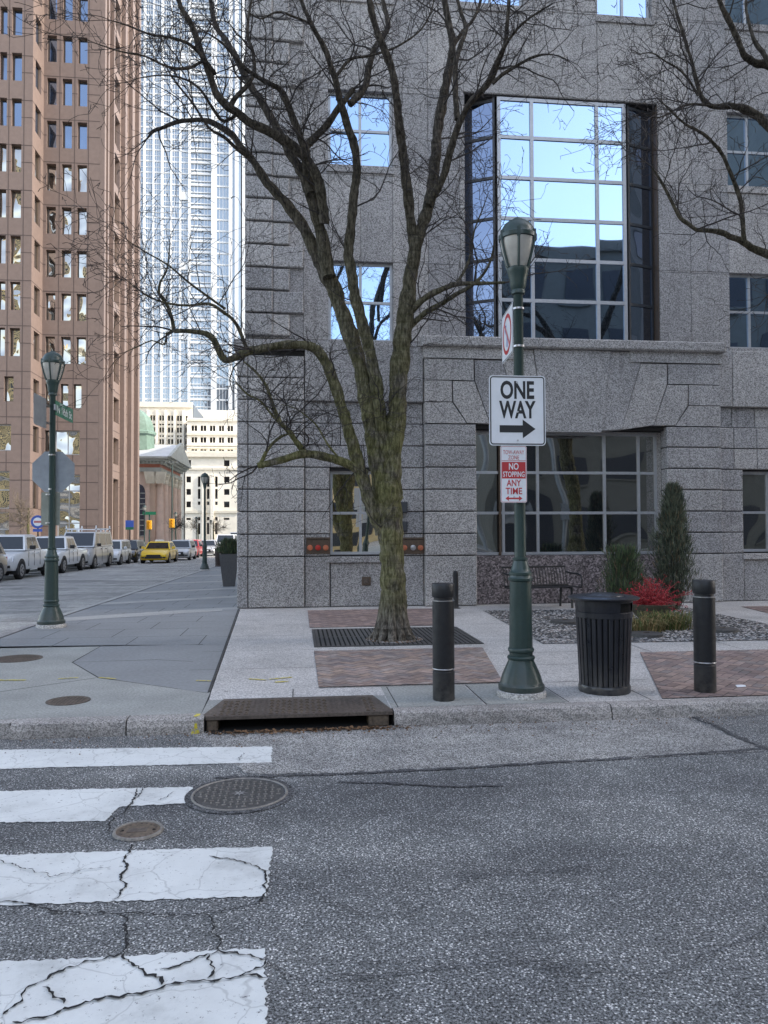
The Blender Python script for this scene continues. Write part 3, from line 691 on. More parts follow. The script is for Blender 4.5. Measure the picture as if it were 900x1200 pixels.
# upper wall panels
def panels(x0, x1, z0, z1, hs, zs, xs):
    us = sorted({x0, x1, *[q for q in xs if x0 < q < x1], *[h[i] for h in hs for i in (0,1) if x0 < h[i] < x1]})
    vs = sorted({z0, z1, *[q for q in zs if z0 < q < z1], *[h[i] for h in hs for i in (2,3) if z0 < h[i] < z1]})
    for a, d in zip(us, us[1:]):
        for e, f in zip(vs, vs[1:]):
            cx, cz = (a+d)/2, (e+f)/2
            if any(h[0] < cx < h[1] and h[2] < cz < h[3] for h in hs): continue
            w.cbox(a+.004, d-.004, 16.18, 16.275, e+.004, f-.004, .004, gf)
ZS = (5.6, 7.34, 9.2, 11.15, 13.05, 15, 17, 19, 21, 23, 25, 27, 29, 31)
panels(-1.03, 3.59, 5.6, 31.9, LW+[TOPW[0]], ZS, (.12, 1.34, 2.8))
panels(3.59, 8.01, 11.13, 31.9, TOPW, ZS, (5.2, 6.62))
panels(8.01, 13.4, 5.6, 31.9, RW, ZS, (8.75, 9.66, 11.04, 12.2))
for h in LW+RW+TOPW:   # thin sills
    w.cbox(h[0]-.04, h[1]+.04, 16.14, 16.3, h[2]-.16, h[2]-.005, .006, gf)
# alternating corner quoins on the upper wall
zq = 5.66; k = 0
while zq < 20:
    q1 = .12 if k % 2 else -.17
    w.cbox(-1.09, q1-.2 if False else -.52, 16.05, 17.4, zq+.03, zq+.47, .018, gr)
    w.cbox(-.515, q1, 16.09, 16.2, zq+.03, zq+.47, .018, gr)
    zq += .482; k += 1
# the projecting portal: piers, flat arch, cornice
PY = 15.98
for i in range(-1, 6):
    za, zb = (0, Z0) if i < 0 else (Z0+i*CH, Z0+(i+1)*CH)
    if zb > 3.9: break
    zb = min(zb, 3.86)
    course(2.67, 3.78, PY, za, zb, back=16.6, gap=.014, c=.018); course(8.03, 9.3, PY, za, zb, back=16.6, gap=.014, c=.018)
def zp(x, y): return AY(500+x*.44444, 400+y*.44444, PY)
xc = 5.905
polys = [[(485,27),(565,30),(565,55),(514,233),(460,236)], [(565,55),(635,58),(635,113),(598,224),(514,233)], [(635,113),(690,115),(690,168),(655,223),(598,224)],
         [(635,58),(777,63),(777,115),(690,115),(635,113)], [(690,115),(777,115),(778,169),(690,168)], [(690,168),(778,169),(780,222),(655,223)]]
def shrink(pts, d):
    c = sum(pts, Vector())/len(pts); return [p+(c-p).normalized()*d for p in pts]
def zfix(p, z): p = p.copy(); p.z = z; return p
ZT, ZB = 5.27, 3.765
levels = {27:5.50, 30:5.50, 55:5.25, 58:5.25, 63:5.25, 113:4.79, 115:4.79, 168:4.33, 169:4.33, 222:3.87, 223:3.87, 224:3.87, 233:3.77, 236:3.74}
for pl in polys:
    P = [zfix(zp(*q), levels[q[1]]) for q in pl]
    for q, p in zip(pl, P):
        if q[0] >= 775: p.x = 9.3
    P = shrink(P, .017)
    w.prism(P, (0,.3,0), gr)
    w.prism([Vector((2*xc-p.x if q[0] < 775 else 2.67+.009*(1 if True else 0), p.y, p.z)) for p, q in zip(P, pl)][::-1], (0,.3,0), gr)
kr = [zp(485,27), zp(460,236)]; kr[0].z, kr[1].z = 5.5, 3.70
K = shrink([kr[0], kr[1], Vector((2*xc-kr[1].x, PY, 3.70)), Vector((2*xc-kr[0].x, PY, 5.5))], .014)
w.prism([p+Vector((0,-.03,0)) for p in K], (0,.3,0), gr)
w.box(2.68, 9.29, 16.12, 16.26, 3.9, 5.5, jt); w.box(3.79, 8.02, 16.12, 16.6, 3.79, 3.95, jt)
w.box(2.65, 4.6, 15.95, 16.25, 5.262, 5.5, gr); w.box(7.2, 9.33, 15.95, 16.25, 5.262, 5.5, gr)
w.box(3.785, 8.025, 16.35, 16.8, 0, 1.05, MT['granite_red'])
# right-hand recessed bays
for i in range(-1, 7):
    za, zb = (0, Z0) if i < 0 else (Z0+i*CH, Z0+(i+1)*CH)
    yf = 16.16 if i < 6 else 16.24
    if i < 0: course(9.305, 9.9, yf, za, zb); course(11.28, 13.4, yf, za, zb, (12.2,)); course(9.92, 11.26, 16.2, 0, .93)
    elif zb < 2.95: course(9.305, 9.9, yf, za, zb); course(11.28, 13.4, yf, za, zb, (12.2,))
    else: course(9.305, 13.4, yf, za, zb, cuts=(9.7,10.25,10.9,11.5,12.4))
w.cbox(9.86, 11.32, 16.11, 16.3, .93, 1.06, .012, gr)
course(9.305, 13.4, 16.11, 4.33, 5.6, cuts=(9.66,10.6,11.9))
# sides of the bay recess and its soffit, darkened in colour for shade
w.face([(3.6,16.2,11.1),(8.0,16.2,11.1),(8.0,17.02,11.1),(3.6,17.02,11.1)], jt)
w.box(3.595, 3.61, 16.2, 17.02, 5.7, 11.1, gf); w.box(7.985, 8.0, 16.2, 17.02, 5.7, 11.1, MT['bronze'])
w.build('wall', GB)
c = MB()
c.cbox(2.6, 9.37, 15.84, 17.0, 5.5, 5.715, .03, gr)
c.build('cornice', GB)

def window(name, x0, x1, z0, z1, y, cols, rows, fmat, gmat, fw=.055, parent=GB, depth=.07, pane_y=.03):
    f = MB(); g = MB()
    for i, x in enumerate([x0, *cols, x1]):
        xx = x+fw/2 if i == 0 else (x-fw/2 if x == x1 else x); f.box(xx-fw/2, xx+fw/2, y, y+depth, z0, z1, fmat)
    for z in [z0, *rows, z1]:
        zz = z+fw/2 if z == z0 else (z-fw/2 if z == z1 else z)
        xs = [x0+fw, *cols, x1-fw]
        for a, d in zip(xs, xs[1:]): f.box(a+(fw/2 if a != x0+fw else 0)+.0005, d-(fw/2 if d != x1-fw else 0)-.0005, y+.004, y+depth-.004, zz-fw/2, zz+fw/2, fmat)
    fo = f.build(name, parent)
    xs = [x0+.01, *cols, x1-.01]; zs = [z0+.01, *rows, z1-.01]; rr = random.Random(int(x0*100+z0*10))
    for a, d in zip(xs, xs[1:]):
        for e, h in zip(zs, zs[1:]):   # each pane sits at a hair of an angle of its own
            t, s = rr.uniform(-.005,.005), rr.uniform(-.004,.004)
            g.face([(a,y+pane_y+t,e),(d,y+pane_y+s,e),(d,y+pane_y+s-t,h),(a,y+pane_y,h)], gmat)
    g.build('pane', fo); return fo
for h in LW[:2]: window('window', *h, 16.3, [1.34], [(h[2]+h[3])/2], MT['winframe'], MT['glass'])
window('window', *LW[2], 16.3, [1.34], [], MT['winframe'], MT['glass'])
for h in RW: window('window', *h, 16.3, [10.2], [(h[2]+h[3])/2] if h[2] < 13 else [], MT['winframe'], MT['glass'])
for h in TOPW: window('window', *h, 16.3, [(h[0]+h[1])/2], [], MT['winframe'], MT['glass'])
window('window', *LOW, 16.38, [1.33], [1.98], MT['winframe'], MT['glass_neutral'])
window('window', *LOWR, 16.36, [10.6], [1.98], MT['winframe'], MT['glass_low'])
px_x = lambda x, y, Y: AY(x, y, Y).x
cols_ = [px_x(590,600,16.46), px_x(630.5,600,16.46), px_x(709,600,16.46), px_x(749,600,16.46)]
window('window', 3.78, 8.03, 1.06, 3.76, 16.46, cols_, [1.98, 2.87], MT['winframe'], MT['glass_low'], .06)
# the bay window: a flush centre and two canted sides
rows = [BAY[2]+.9*i for i in range(1, 6)]
bc = [px_x(624,250,16.2), px_x(700.5,250,16.2)]
bw = window('bay_window', 4.34, 7.27, 5.72, 11.1, 16.2, bc, rows, MT['winframe'], MT['glass'], .075)
for (xa, ya, xb, yb) in ((3.615,16.6,4.30,16.25), (7.31,16.25,7.98,16.45)):
    f = MB(); g = MB(); A, B = Vector((xa,ya,0)), Vector((xb,yb,0)); d = (B-A).normalized(); n = Vector((d.y,-d.x,0)) ; n = n if n.y < 0 else -n
    for t in (0, (B-A).length-.05):
        p = A+d*t; f.prism([p+n*.03+Vector((0,0,5.72)), p+d*.05+n*.03+Vector((0,0,5.72)), p+d*.05-n*.03+Vector((0,0,5.72)), p-n*.03+Vector((0,0,5.72))], (0,0,5.38), MT['darkframe'])
    for z in [5.72, *rows, 11.04]:
        p, q = A+d*.051, B-d*.051
        f.prism([p+n*.026+Vector((0,0,z-.03)), q+n*.026+Vector((0,0,z-.03)), q-n*.026+Vector((0,0,z-.03)), p-n*.026+Vector((0,0,z-.03))], (0,0,.06), MT['darkframe'])
    fo = f.build('side_light', bw)
    zs = [5.73, *rows, 11.04]
    for e, h in zip(zs, zs[1:]): g.face([A+Vector((0,0,e)), B+Vector((0,0,e)), B+Vector((0,0,h)), A+Vector((0,0,h))], MT['glass_dark'])
    g.build('side_pane', bw)
b = MB(); x = cols_[0]; b.tube([(x-.09,16.42,0),(x-.09,16.42,3.7)], .03, MT['bronze'], 10); b.build('downpipe', GB)
# fire hose connection plates, boxes
for x0, x1, caps, lab in ((358.8,387,[(363.3,'orangecap'),(372.6,'redcap'),(381.7,'orangecap')],'bronze plate with one bright red and two orange hose caps'), (470,497,[(473.8,'orangecap'),(483.9,'steel'),(492.6,'orangecap')],'bronze plate with a grey hose cap between two orange caps')):
    y = 16.17; a, d = AY(x0,632,y), AY(x1,649,y); m = MB(); m.cbox(a.x, d.x, y, 16.22, d.z, a.z, .008, MT['bronze']); m.box(a.x, d.x, y-.02, y+.02, a.z+.005, a.z+.04, MT['bronze'])
    po = m.build('hose_connection_plate', GB); po['label'] = lab
    for cx, mat in caps:
        p = AY(cx, 641.8, y); m = MB(); m.tube([(p.x,y+.01,p.z),(p.x,y-.05,p.z),(p.x,y-.055,p.z)], [.058,.058,.03], MT[mat], 14); m.tube([(p.x,y-.05,p.z),(p.x,y-.085,p.z)], .02, MT[mat], 8)
        m.build('hose_cap', po)
for (x0,y0,x1,y1) in ((468,588,477,601),(466,611,477,623)):
    a, d = AY(x0,y0,16.15), AY(x1,y1,16.15); m = MB(); m.cbox(a.x, d.x, 16.05, 16.21, d.z, a.z, .02, MT['darkframe']); m.build('alarm_box', GB)
a, d = AY(424,676,16.2), AY(434.5,686,16.2); m = MB(); m.cbox(a.x,d.x,16.19,16.24,d.z,a.z,.01,MT['bronze']); m.cbox(a.x+.04,d.x-.04,16.175,16.2,d.z+.04,a.z-.04,.01,MT['iron']); m.build('wall_plate', GB)

# ================================================================== STREET FURNITURE
# ---- lamp posts: one of them built, the rest are copies
GP = MT['greenpost']
LP = G(611, 815); S_ = .00831
lamp = thing('lamp_post', 'dark green lamp post carrying the black and white arrow sign, beside the litter bin', 'lamp post', (LP.x, LP.y, 0), 0, 'green lamp posts along the pavements')
b = MB(); b.lathe([(.235,0),(.24,.02),(.235,.055),(.225,.06)], (0,0,0), MT['plaza'], 40); b.build('footing', lamp, True)
b = MB()
b.lathe([(.215,.06),(.222,.075),(.222,.11),(.205,.125),(.2,.15),(.185,.2),(.165,.25),(.142,.3),(.125,.335),(.122,.35),(.132,.358),(.134,.375),(.126,.385),(.112,.39),(.112,.42),(.124,.43),(.126,.45),(.12,.462),(.112,.468)], (0,0,0), GP, 40)
b.build('base', lamp, True)
b = MB(); n = 16; vs = []; fs = []      # fluted lower shaft
seg = 64
for z, r in ((.466,.113),(.5,.112),(1.08,.104),(1.11,.104)):
    for k in range(seg):
        a = 2*math.pi*k/seg; rr = r*(1-.018*(1+math.cos(a*12))/2); vs.append((rr*math.cos(a), rr*math.sin(a), z))
fs = [(i*seg+k, i*seg+(k+1)%seg, (i+1)*seg+(k+1)%seg, (i+1)*seg+k) for i in range(3) for k in range(seg)]
b.raw(vs, fs, GP)
b.lathe([(.104,1.105),(.118,1.115),(.12,1.135),(.11,1.145),(.108,1.165),(.114,1.172),(.114,1.19),(.1,1.198),(.088,1.23),(.074,1.285),(.068,1.305),(.075,1.312),(.076,1.33),(.06,1.335)], (0,0,0), GP, 32)
b.lathe([(.056,1.33),(.046,3.92),(.05,3.925)], (0,0,0), GP, 24); b.build('pole', lamp, True)
b = MB(); b.lathe([(.05,3.905),(.066,3.915),(.068,3.945),(.062,3.955),(.07,3.97),(.078,4.0),(.085,4.06),(.1,4.12),(.107,4.14),(.107,4.165),(.098,4.172)], (0,0,0), GP, 28); b.build('lantern_cup', lamp, True)
b = MB(); b.lathe([(.094,4.172),(.112,4.21),(.14,4.3),(.163,4.39),(.172,4.45),(.172,4.475)], (0,0,0), MT['frost'], 32); b.build('globe', lamp, True)
b = MB(); b.lathe([(.178,4.445),(.186,4.45),(.188,4.488),(.176,4.5)], (0,0,0), GP, 32)
for k in range(6):
    a = math.pi*2*k/6+.3; ca, sa = math.cos(a), math.sin(a)
    b.tube([(r*ca, r*sa, z) for r, z in ((.104,4.165),(.122,4.21),(.15,4.3),(.173,4.39),(.183,4.45),(.184,4.49))], .0125, GP, 6)
    b.box(.178*ca-.014, .178*ca+.014, .178*sa-.014, .178*sa+.014, 4.43, 4.52, GP)
b.build('lantern_cage', lamp, True)
b = MB(); b.lathe([(.18,4.495),(.168,4.52),(.166,4.535),(.155,4.56),(.13,4.6),(.095,4.628),(.055,4.643),(.05,4.655),(.03,4.668),(.008,4.672)], (0,0,0), GP, 32); b.build('lantern_cap', lamp, True)
LL = G(60, 735)
lampL = dup(lamp, (LL.x, LL.y, 0), 'dark green lamp post at the street corner carrying the back of an octagonal sign', .2)
lampF = dup(lamp, (-4.42, 37.4, gz(37.4)), 'dark green lamp post down the side street, just before the brown litter bin', .1)
labs = ['lamp post at the foot of the brown tower, beside the blue sign', 'second lamp post just behind the one beside the blue sign, before the church', 'distant lamp post in front of the cream building, nearer of the pair by the parapet', 'distant lamp post in front of the cream building, farther of the pair by the parapet']
for (X, Y), lb in zip(((-13.9,72),(-13.9,90),(-13.9,108),(-13.7,124)), labs): dup(lamp, (X, Y, gz(Y)), lb)

# ---- signs
def plate(mb, w, h, r, mat, y=0, n=5):
    mb.face([(x, y, z) for x, z in rrect(w, h, r, n)][::-1], mat)
def ring(mb, w, h, r, t, mat, y):
    a, c = rrect(w, h, r), rrect(w-2*t, h-2*t, max(r-t, .001)); n = len(a)
    for i in range(n):
        j = (i+1) % n; mb.face([(a[i][0],y,a[i][1]),(c[i][0],y,c[i][1]),(c[j][0],y,c[j][1]),(a[j][0],y,a[j][1])], mat)
def slab(mb, w, h, r, t, mat):
    mb.prism([(x, 0, z) for x, z in rrect(w, h, r)], (0, t, 0), mat)
def bolts(mb, ps, y, r=.009):
    for x, z in ps: mb.tube([(x,y+.006,z),(x,y-.006,z)], r, MT['steel'], 10)
def straps(root, zs, y, r=.058):
    b = MB()
    for z in zs: b.lathe([(r,z-.011),(r+.004,z-.01),(r+.004,z+.01),(r,z+.011)], (0,y,0), MT['steel'], 20)
    b.build('strap', root)
SY_ = LP.y-.09
def signroot(name, label, c): return thing(name, label, 'sign', c, -R(1.5))
# ONE WAY
c = AY(606.3, 481, SY_); W_, H_ = (AY(639,481,SY_)-AY(573.5,481,SY_)).x, AY(606,440,SY_).z-AY(606,522,SY_).z
c = (AY(573.5,440,SY_)+AY(639,522,SY_))/2
ow = signroot('traffic_sign', 'large white ONE WAY sign with a black arrow pointing right', c)
b = MB(); slab(b, W_, H_, .035, .004, MT['white']); b.build('plate', ow)
b = MB(); ring(b, W_-.018, H_-.018, .03, .011, MT['black'], -.0015); b.build('border', ow)
b = MB(); fz = H_/82
text_into(b, 'ONE', (0,-.002,fz*14.5), (1,0,0), (0,0,1), fz*19.5, MT['black'], W_*.60, .03)
text_into(b, 'WAY', (0,-.002,-fz*8.3), (1,0,0), (0,0,1), fz*19, MT['black'], W_*.65, .03)
b.build('lettering', ow)
b = MB(); q = W_/66; az = -fz*21.5
b.face([(x*q,-.002,az+z*fz) for x, z in ((-21,-4.2),(6,-4.2),(6,-11),(21,0),(6,11),(6,4.2),(-21,4.2))], MT['black']); b.build('arrow', ow)
b = MB(); bolts(b, [(-.005,fz*33),(0,-fz*1.5),(0,-fz*35)], -.003); b.build('bolt', ow); straps(ow, (fz*33, -fz*35), .092, .052)
# NO STOPPING
a_, d_ = AY(586.5,522.5,SY_), AY(617.5,589,SY_); c = (a_+d_)/2; W2, H2 = d_.x-a_.x, a_.z-d_.z; fz = H2/66.5; q = W2/31
ns = signroot('traffic_sign', 'narrow white and red NO STOPPING ANY TIME sign below the arrow sign', c)
b = MB(); slab(b, W2, H2, .018, .004, MT['white']); b.build('plate', ns)
b = MB(); ring(b, W2-.008, H2-.008, .016, .004, MT['fadedred'], -.0015); ring2 = [(-14,30.5),(14,30.5),(14,16),(-14,16)]
for zz in (15.6,): b.box(-14.2*q, 14.2*q, -.0025, -.001, zz*fz, (zz+.7)*fz, MT['fadedred'])
b.build('border', ns)
b = MB(); b.face([(x*q,-.0015,z*fz) for x, z in ((-14,-5),(14,-5),(14,14.5),(-14,14.5))], MT['red']); b.build('red_panel', ns)
b = MB()
text_into(b, 'TOW-AWAY', (0,-.003,fz*23.6), (1,0,0), (0,0,1), fz*4.6, MT['fadedred'], q*25, .012)
text_into(b, 'ZONE', (0,-.003,fz*17.4), (1,0,0), (0,0,1), fz*4.6, MT['fadedred'], q*13, .012)
text_into(b, 'NO', (0,-.003,fz*5.6), (1,0,0), (0,0,1), fz*7.4, MT['white'], q*11.5, .02)
text_into(b, 'STOPPING', (0,-.003,-fz*2.9), (1,0,0), (0,0,1), fz*6, MT['white'], q*25.5, .016)
text_into(b, 'ANY', (0,-.003,-fz*13.8), (1,0,0), (0,0,1), fz*7.4, MT['red'], q*17, .014)
text_into(b, 'TIME', (0,-.003,-fz*23.3), (1,0,0), (0,0,1), fz*7.4, MT['red'], q*19.5, .014)
b.build('lettering', ns)
b = MB(); b.face([(x*q,-.002,(z-28.3)*fz) for x, z in ((-10,0),(-6,3),(-6,.9),(6,.9),(6,3),(10,0),(6,-3),(6,-.9),(-6,-.9),(-6,-3))], MT['red']); b.build('arrow', ns)
b = MB(); bolts(b, [(0,fz*25),(0,-fz*26.5)], -.003, .006); b.build('bolt', ns); straps(ns, (fz*22, -fz*22), .09, .054)
# turn prohibition, seen nearly edge on, strapped to the left of the pole
sx0 = AY(601.5, 385, LP.y).x-LP.x
tn = thing('traffic_sign', 'white prohibition sign with a red ring, seen nearly edge on high on the post', 'sign', (LP.x-.055+.31*math.sin(R(5)), LP.y+.31*math.cos(R(5)), 0), R(-95))
zc = (AY(597,345,LP.y-.05).z+AY(597,421,LP.y-.05).z)/2+.02; hh = .5
b = MB()
def toz(p): return (p[0], p[1], p[2]+zc)
b.prism([(x, 0, z+zc) for x, z in rrect(.6, hh, .03)], (0, .004, 0), MT['white']); b.build('plate', tn)
b = MB(); ring(b, .585, hh-.015, .028, .008, MT['black'], -.0015); b.v = [toz(p) for p in b.v]; b.build('border', tn)
b = MB()
for k in range(40):
    a0, a1 = 2*math.pi*k/40, 2*math.pi*(k+1)/40
    b.face([toz((r*math.cos(a)*1.12,-.002,r*math.sin(a))) for r, a in ((.205,a0),(.165,a0),(.165,a1),(.205,a1))], MT['red'])
b.face([toz(p) for p in ((-.15,-.003,.12),(-.115,-.003,.14),(.15,-.003,-.12),(.115,-.003,-.14))], MT['fadedred']); b.build('red_ring', tn)
b = MB(); b.face([toz(p) for p in ((-.02,-.0022,-.13),(.02,-.0022,-.13),(.02,-.0022,.0),(-.05,-.0022,.07),(-.03,-.0022,.1),(-.12,-.0022,.11),(-.1,-.0022,.02),(-.08,-.0022,.045),(-.02,-.0022,-.02))], MT['blue']); b.build('symbol', tn)
b = MB()
for zz in (zc+.17, zc-.2): b.lathe([(.052,zz-.01),(.056,zz-.009),(.056,zz+.009),(.052,zz+.01)], (.31,.055,0), MT['steel'], 20)
b.build('strap', tn)
# signs on the corner lamp post
oc = (AY(59,552,LL.y-.08))
st = thing('traffic_sign', 'grey back of an octagonal sign on the corner lamp post', 'sign', oc)
b = MB(); rr = .345/math.cos(R(22.5)); pts = [(rr*math.cos(R(22.5+45*k)),.0,rr*math.sin(R(22.5+45*k))) for k in range(8)]
b.prism(pts, (0,.004,0), MT['signback']); b.build('plate', st)
b = MB()
for zz in (.28, -.3): b.lathe([(.054,zz-.012),(.058,zz-.011),(.058,zz+.011),(.054,zz+.012)], (0,.085,0), MT['steel'], 20)
b.build('strap', st)
st.location = oc+Vector((0,.165,0))
for o in st.children:
    if o.name.startswith('strap'): o.location = (0,-.165,0)
rc = (AY(48.5,577,LL.y+.07)+AY(70,615.5,LL.y+.07))/2
rs = thing('traffic_sign', 'pale tan back of a small upright sign below the octagonal one', 'sign', rc)
b = MB(); slab(b, .305, .56, .02, .004, MT['signtan']); b.build('plate', rs)
b = MB()
for zz in (.24, -.24): b.lathe([(.054,zz-.011),(.058,zz-.01),(.058,zz+.01),(.054,zz+.011)], (0,-.07,0), MT['steel'], 20)
b.build('strap', rs)
gs = thing('street_sign', 'green N 18th St street name sign on the corner lamp post', 'sign', (LL.x+.055, LL.y-.02, 0), R(90))
z0s = AX(66,478,LL.x+.055).z; ln = 1.0
b = MB(); b.prism([(x+ln/2, 0, z+z0s) for x, z in rrect(ln, .25, .015)], (0,.004,0), MT['signgreen']); b.build('plate', gs)
b = MB(); text_into(b, 'N 18th St', (ln/2,-.003,z0s-.07), (1,0,0), (0,0,1), .13, MT['white'], .84, .01); b.build('lettering', gs); b = MB()
text_into(b, '200', (ln*.3,-.003,z0s+.075), (1,0,0), (0,0,1), .035, MT['white'], .2, .01); b.build('block_number', gs)
b = MB(); b.box(-.06,.03,-.008,.012,z0s-.05,z0s+.05,MT['steel']); b.build('bracket', gs)
bs = thing('traffic_sign', 'dull grey sign back set edgewise on the left of the corner lamp post', 'sign', (LL.x-.06, LL.y-.02, 0), R(90))
za, zb = AX(50,465,LL.x-.06).z, AX(50,501,LL.x-.06).z
b = MB(); b.prism([(x-.42, 0, z+(za+zb)/2) for x, z in rrect(.62, .5, .05)], (0,.004,0), MT['signback']); b.build('plate', bs)
b = MB(); b.box(-.12,.03,-.006,-.002,za-.12,za-.09,MT['steel']); b.box(-.12,.03,-.006,-.002,zb+.09,zb+.12,MT['steel']); b.build('bracket', bs)

# ---- bollards
BL = MT['blackpaint']
p = G(520, 820)
bo = thing('bollard', 'stout black bollard in front of the tree grate', 'bollard', (p.x, p.y, 0), 0, 'stout black bollards by the kerb')
b = MB(); b.lathe([(.1,0),(.104,.012),(.104,.27),(.098,.276)], (0,0,0), BL, 32); b.build('foot', bo, True)
b = MB(); b.lathe([(.092,.274),(.092,.29),(.102,.296),(.104,.31),(.1035,.93),(.098,.936)], (0,0,0), BL, 32); b.build('shaft', bo, True)
b = MB(); b.lathe([(.103,.291),(.105,.294),(.105,.3),(.103,.303)], (0,0,0), MT['steel'], 32); b.lathe([(.1,.932),(.1045,.935),(.1045,.941),(.1,.944)], (0,0,0), MT['steel'], 32); b.build('band', bo, True)
b = MB(); b.lathe([(.09,.936),(.09,.965),(.102,.97),(.107,.978),(.107,1.096),(.104,1.1),(.01,1.103)], (0,0,0), BL, 32); b.build('cap', bo, True)
p = G(826.5, 811); dup(bo, (p.x, p.y, 0), 'stout black bollard standing to the right of the litter bin')
p = G(532.5, 712); tb = thing('bollard', 'slim black post standing against the granite wall', 'bollard', (p.x, p.y-.15, 0))
b = MB(); b.lathe([(.055,.0),(.055,.7),(.052,.74),(.035,.768),(.01,.775)], (0,0,0), BL, 20); b.build('shaft', tb, True)
b = MB(); b.lathe([(.1,0),(.1,.012),(.056,.015)], (0,0,0), BL, 20); b.build('flange', tb)

# ---- litter bins
def litter_bin(mat, label, loc, sc_=1):
    t = thing('litter_bin', label, 'litter bin', loc)
    b = MB(); b.lathe([(.245,0),(.252,.012),(.252,.06),(.245,.075),(.232,.08)], (0,0,0), mat, 40); b.build('base_ring', t, True)
    b = MB(); b.lathe([(.218,.07),(.248,.74),(.24,.745)], (0,0,0), MT['black_hole'], 36); b.build('liner', t, True)
    b = MB(); n = 30
    for k in range(n):
        a = 2*math.pi*(k+.5)/n; ca, sa = math.cos(a), math.sin(a); hw = .0205
        def pt(r, s, z): return (r*ca-s*hw*sa, r*sa+s*hw*ca, z)
        lo = [(.236,-1),(.242,-.7),(.242,.7),(.236,1)]; vs = []
        for z, dr in ((.075,0),(.74,.03)): vs += [pt(r+dr, s*(1+dr*3), z) for r, s in lo]
        b.raw(vs, [(0,1,5,4),(1,2,6,5),(2,3,7,6)], mat)
    b.build('slats', t, True)
    # upper band with a deposit opening on each side
    b = MB(); seg = 48
    zs = [(.268,.735),(.276,.74),(.277,.79),(.272,.795),(.273,.8),(.278,.85),(.279,.885),(.281,.91)]
    for (r0, za), (r1, zb) in zip(zs, zs[1:]):
        for k in range(seg):
            a0, a1 = 2*math.pi*k/seg, 2*math.pi*(k+1)/seg; am = math.degrees((a0+a1)/2)
            if .8 < (za+zb)/2 < .88 and (abs((am-300+180) % 360-180) < 21 or abs((am-120+180) % 360-180) < 21): continue
            b.face([(r0*math.cos(a0),r0*math.sin(a0),za),(r0*math.cos(a1),r0*math.sin(a1),za),(r1*math.cos(a1),r1*math.sin(a1),zb),(r1*math.cos(a0),r1*math.sin(a0),zb)], mat)
    b.build('band', t)
    b = MB(); b.lathe([(.262,.76),(.262,.91)], (0,0,0), MT['black_hole'], 32); b.build('inner_drum', t)
    b = MB(); b.lathe([(.27,.905),(.335,.914),(.346,.924),(.346,.932),(.315,.944),(.25,.952),(.2,.947),(.195,.955),(.12,.97),(.03,.975)], (0,0,0), mat, 48); b.build('lid', t, True)
    return t
p = G(713, 812); lb = litter_bin(MT['bluebin'], 'blue-black slatted litter bin with a domed lid next to the lamp post', (p.x, p.y+.1, 0)); lb.rotation_euler.z = R(5)
lb2 = litter_bin(MT['browncan'], 'small brown litter bin on the far pavement behind a lamp post', (-4.25, 43, gz(43))); lb2.scale = (1.05,1.05,1.05)

# ---- storm drain in the kerb
sdn = thing('storm_drain', 'rusty cast iron storm drain plate over a dark opening in the kerb', 'storm drain', (0,6.9,0))
b = MB(); t0 = [(-.79,6.79),(.83,6.79),(.83,6.86),(.72,7.47),(-.7,7.47),(-.82,6.86)]
t0 = [(p[0], p[1]-6.9) for p in t0]
b.prism([(x,y,-.02) for x, y in t0], (0,0,.026), MT['iron'])
b.box(-.79,.83,-.125,-.09,-.024,.004,MT['iron']);
for i in range(28):
    for j in range(9):
        x = -.72+i*.0535; y = -.075+j*.064
        if abs(x) > .72-(y+.04)*.03: continue
        wide = (5 < i < 9) or (18 < i < 25)
        if (i+j) % 2 and not wide: b.box(x-.019,x+.019,y-.009,y+.009,.0075,.013,MT['rust'])
        elif wide: b.raw([(x-.02,y-.02,.012),(x+.004,y+.02,.012),(x+.02,y+.02,.012),(x-.004,y-.02,.012)], [(0,3,2,1)], MT['iron'])
        else: b.box(x-.009,x+.009,y-.019,y+.019,.0075,.013,MT['rust'])
b.build('cover_plate', sdn)
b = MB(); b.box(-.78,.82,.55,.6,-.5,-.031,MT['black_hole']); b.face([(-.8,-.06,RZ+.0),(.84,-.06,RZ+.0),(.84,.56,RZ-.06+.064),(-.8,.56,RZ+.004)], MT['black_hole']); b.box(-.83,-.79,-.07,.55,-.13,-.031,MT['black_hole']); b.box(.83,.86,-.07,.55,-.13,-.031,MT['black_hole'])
b.face([(-.74,-.19,RZ+.0085),(.7,-.19,RZ+.0085),(.72,.0,RZ+.0085),(-.76,.0,RZ+.0085)], MT['black_hole']); b.build('chamber', sdn)  # flat black sheet at road level stands for the dark of the opening
for x0, x1, y0 in ((-.785,-.69,-.13),(.62,.8,-.135)):
    b = MB(); b.cbox(x0,x1,y0+.03,.12,-.13,-.026,.012,MT['rust']); b.build('end_stone', sdn)

